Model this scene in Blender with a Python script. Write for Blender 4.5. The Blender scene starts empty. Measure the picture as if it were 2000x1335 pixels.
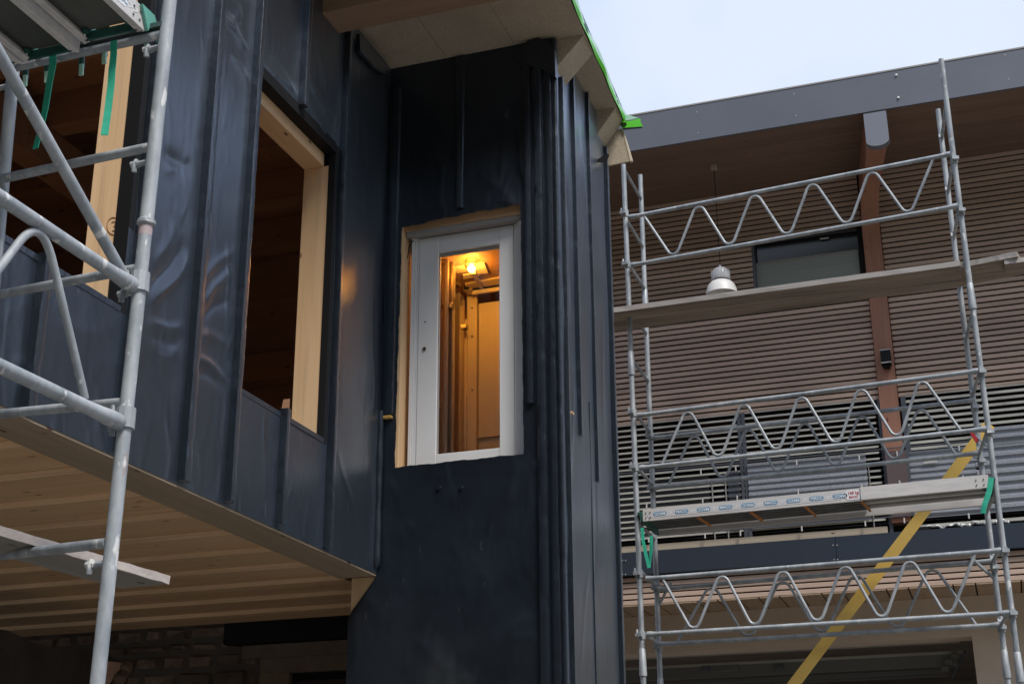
import bpy, bmesh, math, random
import numpy as np
from mathutils import Vector, Matrix
random.seed(7)
C = bpy.context.scene
COL = C.collection
H = 1.6                      # height of the camera above the ground; heights below are measured from the camera

# ------------------------------------------------------------------ camera
F, TH, RO, YA = 2760.54, 0.358363, -0.0059294, 0.329738
_d = np.array([-math.sin(YA)*math.cos(TH), math.cos(YA)*math.cos(TH), math.sin(TH)])
_r = np.array([math.cos(YA), math.sin(YA), 0.0]); _u = np.cross(_r, _d)
_R = _r*math.cos(RO)+_u*math.sin(RO); _U = -_r*math.sin(RO)+_u*math.cos(RO)
cam = bpy.data.cameras.new('camera'); cam_o = bpy.data.objects.new('camera', cam); COL.objects.link(cam_o)
cam.sensor_width = 36; cam.lens = F*36/2000; cam.clip_end = 2000; cam.clip_start = 0.05
M4 = Matrix(((_R[0], _U[0], -_d[0], 0), (_R[1], _U[1], -_d[1], 0), (_R[2], _U[2], -_d[2], H), (0, 0, 0, 1)))
cam_o.matrix_world = M4
C.camera = cam_o

# ------------------------------------------------------------------ world and sun
SUN_EL, SUN_AZ = math.radians(56), math.radians(130)      # azimuth measured from +Y towards +X
w = bpy.data.worlds.new('World'); C.world = w; w.use_nodes = True
nt = w.node_tree; nt.nodes.clear()
sky = nt.nodes.new('ShaderNodeTexSky'); sky.sky_type = 'NISHITA'; sky.sun_disc = False
sky.sun_elevation = SUN_EL; sky.sun_rotation = SUN_AZ
tc = nt.nodes.new('ShaderNodeTexCoord')
nz = nt.nodes.new('ShaderNodeTexNoise'); nz.inputs['Scale'].default_value = 2.6; nz.inputs['Detail'].default_value = 5
nt.links.new(tc.outputs['Generated'], nz.inputs['Vector'])
cr = nt.nodes.new('ShaderNodeValToRGB')
cr.color_ramp.elements[0].position = 0.40; cr.color_ramp.elements[0].color = (0.55, 0.65, 0.94, 1)
cr.color_ramp.elements[1].position = 0.62; cr.color_ramp.elements[1].color = (0.74, 0.82, 0.95, 1)
sp = nt.nodes.new('ShaderNodeSeparateXYZ'); nt.links.new(tc.outputs['Generated'], sp.inputs[0])
ma = nt.nodes.new('ShaderNodeMath'); ma.operation = 'MULTIPLY_ADD'; ma.inputs[1].default_value = -.75; ma.inputs[2].default_value = .42
nt.links.new(sp.outputs['Z'], ma.inputs[0])
ad = nt.nodes.new('ShaderNodeMath'); ad.operation = 'ADD'; nt.links.new(nz.outputs['Fac'], ad.inputs[0]); nt.links.new(ma.outputs[0], ad.inputs[1])
nt.links.new(ad.outputs[0], cr.inputs['Fac'])
sc = nt.nodes.new('ShaderNodeVectorMath'); sc.operation = 'SCALE'; sc.inputs['Scale'].default_value = 8.3
nt.links.new(cr.outputs['Color'], sc.inputs[0])
mx = nt.nodes.new('ShaderNodeMix'); mx.data_type = 'RGBA'; mx.inputs['Factor'].default_value = 0.86
nt.links.new(sky.outputs['Color'], mx.inputs['A']); nt.links.new(sc.outputs['Vector'], mx.inputs['B'])
bg = nt.nodes.new('ShaderNodeBackground'); bg.inputs['Strength'].default_value = 0.1
nt.links.new(mx.outputs['Result'], bg.inputs['Color'])
wo = nt.nodes.new('ShaderNodeOutputWorld'); nt.links.new(bg.outputs['Background'], wo.inputs['Surface'])
sl = bpy.data.lights.new('sun', 'SUN'); sl.energy = 2.9; sl.angle = math.radians(18); sl.color = (1, .96, .9)
so = bpy.data.objects.new('sun', sl); COL.objects.link(so)
sd = Vector((math.sin(SUN_AZ)*math.cos(SUN_EL), math.cos(SUN_AZ)*math.cos(SUN_EL), math.sin(SUN_EL)))
so.rotation_euler = sd.to_track_quat('Z', 'Y').to_euler()
C.view_settings.view_transform = 'Standard'; C.view_settings.look = 'None'
C.view_settings.exposure = 0.5; C.view_settings.gamma = 1.0; C.view_settings.use_curve_mapping = False
C.render.engine = 'CYCLES'
C.cycles.max_bounces = 8

# ------------------------------------------------------------------ measuring: where a sight line meets a plane
def ray(px, py): return _R*(px-1000)/F-_U*(py-667.5)/F+_d
def at(px, py, ax, val):
    v = ray(px, py); return v*val/v[ax]
def ax_(px, py, val): return at(px, py, 0, val)
def ay_(px, py, val): return at(px, py, 1, val)
def az_(px, py, val): return at(px, py, 2, val)

# ------------------------------------------------------------------ mesh helpers
class MB:
    def __init__(s): s.v = []; s.f = []
    def add(s, vs, fs):
        o = len(s.v); s.v += [tuple(float(c) for c in v) for v in vs]; s.f += [tuple(i+o for i in f) for f in fs]; return s
    def box(s, x0, x1, y0, y1, z0, z1, b=0.0):
        if b <= 0:
            return s.add([(x0,y0,z0),(x1,y0,z0),(x1,y1,z0),(x0,y1,z0),(x0,y0,z1),(x1,y0,z1),(x1,y1,z1),(x0,y1,z1)],
                  [(0,3,2,1),(4,5,6,7),(0,1,5,4),(1,2,6,5),(2,3,7,6),(3,0,4,7)])
        bm = bmesh.new(); bmesh.ops.create_cube(bm, size=1)
        for v in bm.verts:
            v.co = Vector(((x0+x1)/2+v.co.x*(x1-x0), (y0+y1)/2+v.co.y*(y1-y0), (z0+z1)/2+v.co.z*(z1-z0)))
        bmesh.ops.bevel(bm, geom=list(bm.edges), offset=b, segments=1, affect='EDGES')
        bm.verts.index_update()
        s.add([v.co for v in bm.verts], [[v.index for v in f.verts] for f in bm.faces]); bm.free(); return s
    def beam(s, p0, p1, wd, ht, side=None, seg=1, jit=0.0):
        """rectangular bar from p0 to p1; wd along side vector, ht along the third direction; centred"""
        p0 = Vector(p0); p1 = Vector(p1); d = (p1-p0).normalized()
        sd_ = Vector(side) if side is not None else Vector((0,0,1)).cross(d)
        sd_ = (sd_-d*sd_.dot(d)).normalized(); up = d.cross(sd_).normalized()
        vs = []; fs = []
        for i in range(seg+1):
            c = p0.lerp(p1, i/seg)
            for a, b in ((-1,-1),(1,-1),(1,1),(-1,1)):
                j = Vector((random.uniform(-jit,jit),)*3) if jit else Vector((0,0,0))
                vs.append(c+sd_*a*wd/2+up*b*ht/2+j)
        for i in range(seg):
            o = 4*i
            for k in range(4): fs.append((o+k, o+(k+1)%4, o+4+(k+1)%4, o+4+k))
        fs.append((3,2,1,0)); o = 4*seg; fs.append((o,o+1,o+2,o+3))
        return s.add(vs, fs)
    def path(s, pts, r, n=10, cap=True, radii=None):
        pts = [Vector(p) for p in pts]; vs = []; fs = []
        ref = None
        for i, p in enumerate(pts):
            a = pts[max(i-1,0)]; b = pts[min(i+1,len(pts)-1)]; d = (b-a).normalized()
            if ref is None:
                ref = d.orthogonal().normalized()
            ref = (ref-d*ref.dot(d)).normalized(); bi = d.cross(ref)
            rr = radii[i] if radii else r
            for k in range(n):
                t = 2*math.pi*k/n; vs.append(p+ref*math.cos(t)*rr+bi*math.sin(t)*rr)
        for i in range(len(pts)-1):
            for k in range(n):
                fs.append((i*n+k, i*n+(k+1)%n, (i+1)*n+(k+1)%n, (i+1)*n+k))
        if cap:
            fs.append(tuple(range(n-1,-1,-1))); o = (len(pts)-1)*n; fs.append(tuple(range(o,o+n)))
        return s.add(vs, fs)
    def tube(s, p0, p1, r, n=12): return s.path([p0, p1], r, n)
    def prism(s, poly, ext):
        """flat polygon (3D points) pushed out along ext"""
        n = len(poly); e = Vector(ext); vs = [Vector(p) for p in poly]+[Vector(p)+e for p in poly]
        fs = [tuple(range(n-1,-1,-1)), tuple(range(n,2*n))]+[(i,(i+1)%n,n+(i+1)%n,n+i) for i in range(n)]
        return s.add(vs, fs)
    def lathe(s, prof, c, n=24):
        vs = []; fs = []
        for (r, z) in prof:
            for k in range(n):
                t = 2*math.pi*k/n; vs.append((c[0]+r*math.cos(t), c[1]+r*math.sin(t), c[2]+z))
        for i in range(len(prof)-1):
            for k in range(n): fs.append((i*n+k, i*n+(k+1)%n, (i+1)*n+(k+1)%n, (i+1)*n+k))
        return s.add(vs, fs)
    def build(s, name, mat, parent=None, smooth=False, fixn=True):
        me = bpy.data.meshes.new(name)
        me.from_pydata([(v[0], v[1], v[2]+H) for v in s.v], [], s.f)
        if fixn:
            bm = bmesh.new(); bm.from_mesh(me); bmesh.ops.recalc_face_normals(bm, faces=bm.faces); bm.to_mesh(me); bm.free()
        me.materials.append(mat)
        if smooth:
            me.polygons.foreach_set('use_smooth', [True]*len(me.polygons))
            try: me.set_sharp_from_angle(angle=math.radians(40))
            except Exception: pass
        o = bpy.data.objects.new(name, me); COL.objects.link(o)
        if parent is not None: attach(o, parent)
        return o
WLOC = {}
def attach(o, parent):
    o.parent = parent
    pw = Vector((0,0,0)); q = parent
    while q is not None:
        pw = pw+q.location; q = q.parent
    o.location = o.location-pw
def thing(name, label, cat, loc, group=None):
    o = bpy.data.objects.new(name, None); COL.objects.link(o)
    o.location = (loc[0], loc[1], loc[2]+H); o.empty_display_size = 0.2
    o['label'] = label; o['category'] = cat
    if group: o['group'] = group
    return o
def tag(o, label, cat, group=None):
    o['label'] = label; o['category'] = cat
    if group: o['group'] = group
    return o
def clone(o, dloc, parent=None, name=None):
    c = o.copy(); COL.objects.link(c); c.parent = parent if parent is not None else o.parent
    c.location = o.location+Vector(dloc); return c
def struct(o): o['kind'] = 'structure'; return o

# ------------------------------------------------------------------ materials
def mat(name, base, rough=.6, metal=0.0, spec=.5, var=None, vscale=(3,3,3), vpos=(.35,.65), detail=6, bump=0.0, bscale=60, bvec=(1,1,1),
        rnd=0.0, rvar=0.0, coat=0.0, sheen=0.0, ior=1.5, stint=None, ridge=0, distort=0.0, ring=False, spots=None, scratch=None):
    m = bpy.data.materials.new(name); m.use_nodes = True; n = m.node_tree; b = n.nodes['Principled BSDF']
    b.inputs['Base Color'].default_value = (*base, 1); b.inputs['Roughness'].default_value = rough
    b.inputs['Metallic'].default_value = metal; b.inputs['Specular IOR Level'].default_value = spec
    b.inputs['IOR'].default_value = ior
    if stint: b.inputs['Specular Tint'].default_value = (*stint, 1)
    if sheen:
        b.inputs['Sheen Weight'].default_value = sheen; b.inputs['Sheen Roughness'].default_value = .35; b.inputs['Sheen Tint'].default_value = (.75,.85,1,1)
    if coat: b.inputs['Coat Weight'].default_value = coat; b.inputs['Coat Roughness'].default_value = .15 if coat < .5 else .33; b.inputs['Coat IOR'].default_value = 1.3; b.inputs['Coat Tint'].default_value = (.97,.985,1,1)
    t = n.nodes.new('ShaderNodeTexCoord'); oi = n.nodes.new('ShaderNodeObjectInfo')
    add = n.nodes.new('ShaderNodeVectorMath'); add.operation = 'MULTIPLY_ADD'
    n.links.new(oi.outputs['Random'], add.inputs[0]); add.inputs[1].default_value = (17.3, 9.1, 23.7)
    n.links.new(t.outputs['Object'], add.inputs[2])
    vec = add.outputs[0]
    col = None
    if var is not None:
        mp = n.nodes.new('ShaderNodeMapping'); mp.inputs['Scale'].default_value = vscale; n.links.new(vec, mp.inputs['Vector'])
        nz = n.nodes.new('ShaderNodeTexNoise'); nz.inputs['Scale'].default_value = 1; nz.inputs['Detail'].default_value = detail
        nz.inputs['Roughness'].default_value = .62; nz.inputs['Distortion'].default_value = distort
        n.links.new(mp.outputs[0], nz.inputs['Vector'])
        r = n.nodes.new('ShaderNodeValToRGB'); r.color_ramp.elements[0].position = vpos[0]; r.color_ramp.elements[1].position = vpos[1]
        r.color_ramp.elements[0].color = (*base, 1); r.color_ramp.elements[1].color = (*var, 1)
        n.links.new(nz.outputs['Fac'], r.inputs['Fac']); col = r.outputs['Color']
        if rvar:
            mr = n.nodes.new('ShaderNodeMapRange'); mr.inputs['To Min'].default_value = rough-rvar; mr.inputs['To Max'].default_value = rough+rvar
            n.links.new(nz.outputs['Fac'], mr.inputs['Value']); n.links.new(mr.outputs[0], b.inputs['Roughness'])
    def mixin(fac, c):
        nonlocal col
        mm = n.nodes.new('ShaderNodeMix'); mm.data_type = 'RGBA'; n.links.new(fac, mm.inputs['Factor'])
        if col is not None: n.links.new(col, mm.inputs['A'])
        else: mm.inputs['A'].default_value = (*base, 1)
        mm.inputs['B'].default_value = (*c, 1); col = mm.outputs['Result']
    if spots:           # (colour, scale vector, threshold, softness)
        for (c, s, th, sf) in spots:
            mp = n.nodes.new('ShaderNodeMapping'); mp.inputs['Scale'].default_value = s; n.links.new(vec, mp.inputs['Vector'])
            vz = n.nodes.new('ShaderNodeTexVoronoi'); vz.inputs['Scale'].default_value = 1; n.links.new(mp.outputs[0], vz.inputs['Vector'])
            mr = n.nodes.new('ShaderNodeMapRange'); mr.inputs['From Min'].default_value = th; mr.inputs['From Max'].default_value = th+sf
            mr.inputs['To Min'].default_value = 1; mr.inputs['To Max'].default_value = 0
            n.links.new(vz.outputs['Distance'], mr.inputs['Value']); mixin(mr.outputs[0], c)
    if scratch:         # (colour, scale vector, lo, hi)
        for (c, s, lo, hi) in scratch:
            mp = n.nodes.new('ShaderNodeMapping'); mp.inputs['Scale'].default_value = s; n.links.new(vec, mp.inputs['Vector'])
            q = n.nodes.new('ShaderNodeTexNoise'); q.inputs['Scale'].default_value = 1; q.inputs['Detail'].default_value = 8; n.links.new(mp.outputs[0], q.inputs['Vector'])
            mr = n.nodes.new('ShaderNodeMapRange'); mr.inputs['From Min'].default_value = lo; mr.inputs['From Max'].default_value = hi
            n.links.new(q.outputs['Fac'], mr.inputs['Value']); mixin(mr.outputs[0], c)
    if rnd:
        hv = n.nodes.new('ShaderNodeHueSaturation'); mr = n.nodes.new('ShaderNodeMapRange')
        mr.inputs['To Min'].default_value = 1-rnd; mr.inputs['To Max'].default_value = 1+rnd
        n.links.new(oi.outputs['Random'], mr.inputs['Value']); n.links.new(mr.outputs[0], hv.inputs['Value'])
        if col is not None: n.links.new(col, hv.inputs['Color'])
        else: hv.inputs['Color'].default_value = (*base, 1)
        col = hv.outputs['Color']
    if col is not None: n.links.new(col, b.inputs['Base Color'])
    if bump:
        mp = n.nodes.new('ShaderNodeMapping'); mp.inputs['Scale'].default_value = tuple(bscale*k for k in bvec); n.links.new(vec, mp.inputs['Vector'])
        nb = n.nodes.new('ShaderNodeTexNoise'); nb.inputs['Scale'].default_value = 1; nb.inputs['Detail'].default_value = 5
        n.links.new(mp.outputs[0], nb.inputs['Vector'])
        bp = n.nodes.new('ShaderNodeBump'); bp.inputs['Strength'].default_value = bump; bp.inputs['Distance'].default_value = .01
        n.links.new(nb.outputs['Fac'], bp.inputs['Height']); n.links.new(bp.outputs[0], b.inputs['Normal'])
        if ridge:
            m2 = n.nodes.new('ShaderNodeMapping'); m2.inputs['Scale'].default_value = (4.2, 4.2, 1.7); n.links.new(vec, m2.inputs['Vector'])
            n2 = n.nodes.new('ShaderNodeTexNoise'); n2.noise_type = 'RIDGED_MULTIFRACTAL'; n2.inputs['Scale'].default_value = 1.6; n2.inputs['Detail'].default_value = 4
            n2.inputs['Distortion'].default_value = .8; n.links.new(m2.outputs[0], n2.inputs['Vector'])
            b2 = n.nodes.new('ShaderNodeBump'); b2.inputs['Strength'].default_value = ridge; b2.inputs['Distance'].default_value = .012
            n.links.new(n2.outputs['Fac'], b2.inputs['Height']); n.links.new(bp.outputs[0], b2.inputs['Normal']); n.links.new(b2.outputs[0], b.inputs['Normal'])
            if coat: n.links.new(b2.outputs[0], b.inputs['Coat Normal'])
    return m
def satin(m, k=1.0, p=2.6, rough=.36):
    # satin foil: reflectance rises steeply towards grazing angles (a steeper Fresnel curve)
    n = m.node_tree; b = n.nodes['Principled BSDF']; out = [x for x in n.nodes if x.type == 'OUTPUT_MATERIAL'][0]
    lw = n.nodes.new('ShaderNodeLayerWeight'); lw.inputs['Blend'].default_value = .5
    pw = n.nodes.new('ShaderNodeMath'); pw.operation = 'POWER'; pw.inputs[1].default_value = p; n.links.new(lw.outputs['Facing'], pw.inputs[0])
    ml = n.nodes.new('ShaderNodeMath'); ml.operation = 'MULTIPLY'; ml.inputs[1].default_value = k; n.links.new(pw.outputs[0], ml.inputs[0])
    gs = n.nodes.new('ShaderNodeBsdfAnisotropic'); gs.inputs['Color'].default_value = (.76,.87,1,1); gs.inputs['Roughness'].default_value = rough
    if b.inputs['Normal'].links: n.links.new(b.inputs['Normal'].links[0].from_socket, gs.inputs['Normal'])
    mx = n.nodes.new('ShaderNodeMixShader'); n.links.new(ml.outputs[0], mx.inputs[0]); n.links.new(b.outputs[0], mx.inputs[1]); n.links.new(gs.outputs[0], mx.inputs[2])
    n.links.new(mx.outputs[0], out.inputs['Surface'])
GALV = mat('galvanised_steel', (.24,.265,.285), .52, .25, var=(.41,.435,.45), vscale=(9,9,5), rvar=.1, bump=.05, bscale=60, rnd=.06,
           scratch=[((.58,.58,.56), (22,22,9), .67, .71), ((.20,.19,.17), (14,14,5), .62, .78)])
GALVL = mat('weathered_galvanised_tube', (.22,.245,.265), .62, .15, var=(.38,.405,.42), vscale=(12,12,5), rvar=.1, bump=.07, bscale=50,
           scratch=[((.62,.62,.6), (24,24,9), .63, .68), ((.30,.20,.17), (10,10,4), .68, .8), ((.62,.62,.6), (18,18,9), .64, .7)])
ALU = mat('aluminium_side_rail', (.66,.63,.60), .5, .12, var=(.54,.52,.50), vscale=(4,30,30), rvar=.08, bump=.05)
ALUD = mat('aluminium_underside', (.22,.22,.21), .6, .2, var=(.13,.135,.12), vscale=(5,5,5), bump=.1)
DECKU = mat('dirty_plywood_deck', (.055,.062,.052), .8, var=(.10,.105,.09), vscale=(4,2,4), bump=.15)
MEMB = mat('dark_facade_membrane', (.005,.0075,.0115), .34, spec=.5, ior=1.38, coat=1.0, ridge=.5, stint=(.8,.9,1), var=(.011,.015,.021), vscale=(2,2,2), rvar=.04, bump=.05, bscale=30,
           scratch=[((.05,.055,.06), (26,26,4.5), .70, .76), ((.035,.038,.042), (2.5,2.5,1.2), .62, .80)])
MEMBW = mat('dark_membrane_wrap', (.008,.010,.015), .30, spec=.5, ior=1.38, coat=1.0, ridge=.35, stint=(.8,.9,1), var=(.011,.015,.021), vscale=(9,9,9), bump=.25, bscale=55, bvec=(1,1,.35))
satin(MEMB, 1.0, 3.1, rough=.36); satin(MEMBW, .85, 3.1, rough=.36)
BLACK = mat('black_lining', (.004,.004,.005), .7, spec=.3)
def wood(name, a, b, ax, rough=.62, rnd=.07, knots=True, kn=(.10,.04,.018)):
    s = [7,7,7]; s[ax] = .55; k = [8,8,8]; k[ax] = 3.2
    g = [60,60,60]; g[ax] = 2.0
    return mat(name, a, rough, var=b, vscale=tuple(s), vpos=(.3,.7), distort=.6, bump=.12, bscale=1, bvec=tuple(g), rnd=rnd,
               spots=[(kn, tuple(k), .06, .05)] if knots else None,
               scratch=[(tuple(c*.72 for c in a), tuple(q*.5 for q in g), .52, .75)])
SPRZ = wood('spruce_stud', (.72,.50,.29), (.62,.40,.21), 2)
SPRE = wood('pale_edge_wood', (.82,.60,.38), (.74,.52,.31), 0, knots=False)
SPRJ = wood('brown_floor_underside', (.68,.44,.24), (.56,.35,.18), 0)
SPRX = wood('spruce_joist', (.60,.38,.21), (.50,.29,.15), 0)
SPRY = wood('spruce_header', (.66,.44,.25), (.55,.35,.19), 1)
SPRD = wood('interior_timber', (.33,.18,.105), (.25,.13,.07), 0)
GLU = wood('reddish_glulam', (.40,.19,.12), (.33,.145,.09), 2, rnd=0)
GLUX = wood('glulam_purlin', (.30,.19,.12), (.24,.145,.09), 0, knots=False)
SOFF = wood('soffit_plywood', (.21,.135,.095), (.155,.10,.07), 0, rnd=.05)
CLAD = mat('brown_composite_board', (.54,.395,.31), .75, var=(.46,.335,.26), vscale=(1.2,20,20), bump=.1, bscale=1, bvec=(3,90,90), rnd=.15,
           spots=[((.32,.25,.21), (3,14,14), .03, .05)])
OSB = mat('chipboard_soffit', (.44,.365,.265), .85, var=(.36,.295,.21), vscale=(45,45,45), vpos=(.4,.62), bump=.25, bscale=90,
          scratch=[((.31,.25,.18), (2,2,2), .5, .8)])
FASC = mat('grey_sheet_metal', (.12,.13,.155), .45, .3, var=(.14,.15,.175), vscale=(.7,.7,.7), rvar=.05)
BAND = mat('anthracite_sheet_metal', (.045,.060,.085), .40, .3, var=(.045,.055,.075), vscale=(.8,.8,.8), rvar=.06)
SLATB = mat('pale_slat', (.66,.64,.56), .55, .15, var=(.42,.41,.36), vscale=(2,9,9))
DARKP = mat('anthracite_profile', (.10,.108,.125), .5, .3, rnd=.05)
MESHP = mat('perforated_sheet', (.25,.265,.30), .6, .1, var=(.38,.395,.43), vscale=(140,140,140), vpos=(.45,.55), detail=1)
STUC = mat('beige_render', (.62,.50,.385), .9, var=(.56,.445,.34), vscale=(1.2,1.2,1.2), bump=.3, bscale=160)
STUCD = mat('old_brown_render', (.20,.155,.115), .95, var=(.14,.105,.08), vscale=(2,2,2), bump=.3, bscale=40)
STONE = mat('field_stone', (.20,.145,.11), .9, var=(.09,.065,.05), vscale=(6,6,6), bump=.5, bscale=25, rnd=.35)
MORT = mat('lime_mortar', (.10,.085,.07), .95, bump=.5, bscale=30)
OLDP = wood('weathered_plank_x', (.38,.30,.225), (.11,.085,.065), 0, rough=.85, kn=(.07,.055,.04))
OLDPE = wood('plank_sawn_edge', (.40,.37,.345), (.31,.285,.26), 0, rough=.85, knots=False)
OLDPY = wood('weathered_plank_y', (.25,.235,.21), (.16,.15,.13), 1, rough=.85, kn=(.07,.055,.04))
OLDPYE = mat('plank_edge_y', (.47,.41,.37), .85, var=(.37,.32,.29), vscale=(12,2,12), bump=.3, bscale=40)
WHITE = mat('white_door_profile', (.68,.675,.67), .38, var=(.64,.635,.63), vscale=(2,2,1), coat=.1)
GREYT = mat('grey_seal', (.30,.28,.27), .6)
LAMPW = mat('white_enamel', (.78,.77,.74), .4)
LAMPG = mat('ribbed_lamp_plastic', (.62,.63,.63), .3, var=(.5,.5,.5), vscale=(60,60,3))
GREEN = mat('green_webbing', (.02,.36,.22), .6, var=(.03,.45,.29), vscale=(8,8,20), bump=.2, bscale=200)
GREENB = mat('bright_green_roof_sheet', (.10,.55,.02), .35, var=(.13,.62,.04), vscale=(6,6,6), bump=.1, bscale=20)
GREENP = mat('pale_green_foil', (.32,.58,.42), .3, var=(.45,.66,.52), vscale=(8,8,8), bump=.2, bscale=20)
GREENM = mat('green_painted_steel', (.025,.12,.09), .5, .2, var=(.02,.07,.055), vscale=(12,12,12))
YEL = mat('yellow_painted_board', (.90,.60,.15), .6, var=(.84,.54,.12), vscale=(3,3,3), bump=.1, bscale=40,
          scratch=[((.45,.32,.08), (6,6,6), .66, .8)])
ORNG = mat('orange_brown_clip', (.42,.17,.05), .6)
RED = mat('red_plastic', (.5,.03,.03), .5)
BLIND = mat('grey_green_roller_blind', (.30,.335,.31), .7, var=(.27,.30,.28), vscale=(1,1,60))
GLASSD = mat('dark_glass', (.01,.012,.014), .08, spec=.6)
GROUND = mat('gravel_yard', (.14,.132,.12), .9, var=(.19,.178,.16), vscale=(.8,.8,.8), bump=.4, bscale=60)
BLUE = mat('blue_print', (.16,.30,.44), .5)
WPRINT = mat('white_print', (.72,.73,.74), .5)
GPRINT = mat('grey_print', (.55,.54,.54), .5)
RPRINT = mat('red_print', (.45,.05,.05), .5)
INK = mat('brown_crayon', (.30,.15,.07), .8)
FOIL = mat('crumpled_white_foil', (.62,.63,.62), .3, .3, bump=.8, bscale=40)
STEELW = mat('warm_steel', (.45,.36,.28), .35, .6, var=(.32,.24,.18), vscale=(9,9,1.2), rvar=.1)
PANELW = mat('beige_shaft_panel', (.60,.52,.38), .55, var=(.64,.54,.40), vscale=(2,2,1))
CHIPW = wood('shaft_wood_lining', (.55,.33,.17), (.42,.23,.11), 2)
BRASS = mat('brass_bulb_holder', (.5,.35,.15), .4, .6)
def glass_mat():
    m = bpy.data.materials.new('door_glass'); m.use_nodes = True; n = m.node_tree; b = n.nodes['Principled BSDF']
    b.inputs['Base Color'].default_value = (1,1,1,1); b.inputs['Roughness'].default_value = .0
    b.inputs['IOR'].default_value = 1.4; b.inputs['Transmission Weight'].default_value = 1.0
    return m
GLASS = glass_mat()
def emit(name, c, s):
    m = bpy.data.materials.new(name); m.use_nodes = True; b = m.node_tree.nodes['Principled BSDF']
    b.inputs['Base Color'].default_value = (*c, 1); b.inputs['Emission Color'].default_value = (*c, 1); b.inputs['Emission Strength'].default_value = s
    return m
BULB = emit('lit_bulb', (1, .43, .05), 190)

# ------------------------------------------------------------------ setting
g = MB().box(-400, 400, -400, 400, -H-.4, -H).build('ground', GROUND); struct(g)

hv = []; hf = []; rh = np.random.RandomState(2)  # unseen slope added behind the camera, something dark for the front membrane to reflect
HX = np.linspace(-260, 260, 131); HD = np.linspace(0, 1, 40)
for dsh in HD:
    for x in HX:
        y = -24-95*dsh+.0016*x*x*.2; zz = -H-.2+dsh*66*(1+.12*math.sin(x*.03+1)+.06*math.sin(x*.11))
        k = 1.6 if dsh > .02 else 0
        hv.append((x+rh.uniform(-k,k), y+rh.uniform(-k,k), zz+rh.uniform(-k,k)*1.2))
nx_ = len(HX)
hf = [(j*nx_+i, j*nx_+i+1, (j+1)*nx_+i+1, (j+1)*nx_+i) for j in range(len(HD)-1) for i in range(nx_-1)]
hl = MB().add(hv, hf).build('added_dark_hill', mat('added_dark_slope', (.018,.032,.012), .95, spec=.1, var=(.05,.07,.025), vscale=(.35,.35,.35), bump=1, bscale=1.2), fixn=False); struct(hl)
# ------------------------------------------------------------------ wrinkled membrane sheets
rs = np.random.RandomState(5)
WV = [(rs.uniform(2, 15), rs.uniform(0.6, 6), rs.uniform(0, 6.28), rs.uniform(.3, 1)) for _ in range(16)]
def wave(a, b):
    o = 0
    for fa, fb, ph, am in WV: o = o+am/(fa**.9)*np.sin(fa*a+fb*b*(1 if ph > 3 else -1)+ph)
    return o
def seg_fold(a, b, p, q, amp, wd):
    dx, dy = q[0]-p[0], q[1]-p[1]; L = math.hypot(dx, dy); ux, uy = dx/L, dy/L
    amp *= .42; wd = max(wd, .024)
    t = ((a-p[0])*ux+(b-p[1])*uy)/L; s = (a-p[0])*-uy+(b-p[1])*ux
    s = s+.012*np.sin(t*7+p[0]*9)
    end = np.clip((t+.05)/.35, 0, 1)*np.clip((1.05-t)/.35, 0, 1); end = end*end*(3-2*end)
    return amp*end*np.exp(-(np.abs(s)/wd)**1.5)
def disp(a, b, folds, k):
    o = k*wave(a, b)
    for (p, q, amp, wd) in folds: o = o+seg_fold(a, b, p, q, amp, wd)
    return np.maximum(o, -.04)
def patch(mb, fa0, fa1, fb0, fb1, res, place, folds, k):
    """a runs between fa0(b), fa1(b); b between fb0(s), fb1(s), s the share of the width"""
    fn = lambda f: f if callable(f) else (lambda t, f=f: f+0*t)
    fa0, fa1, fb0, fb1 = map(fn, (fa0, fa1, fb0, fb1))
    A = abs(float(np.mean(fa1(np.array([0.5])) - fa0(np.array([0.5]))))); B = abs(float(np.mean(fb1(np.array([.5]))-fb0(np.array([.5])))))
    na, nb = max(2, int(A/res)), max(2, int(B/res))
    s, t = np.meshgrid(np.linspace(0,1,na+1), np.linspace(0,1,nb+1))
    b = fb0(s)*(1-t)+fb1(s)*t
    a = fa0(b)*(1-s)+fa1(b)*s
    d = disp(a, b, folds, k)
    X, Y, Z = place(a, b, d)
    vs = list(zip(np.broadcast_to(X, a.shape).ravel().tolist(), np.broadcast_to(Y, a.shape).ravel().tolist(), np.broadcast_to(Z, a.shape).ravel().tolist()))
    fs = [(j*(na+1)+i, j*(na+1)+i+1, (j+1)*(na+1)+i+1, (j+1)*(na+1)+i) for j in range(nb) for i in range(na)]
    mb.add(vs, fs)

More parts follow.
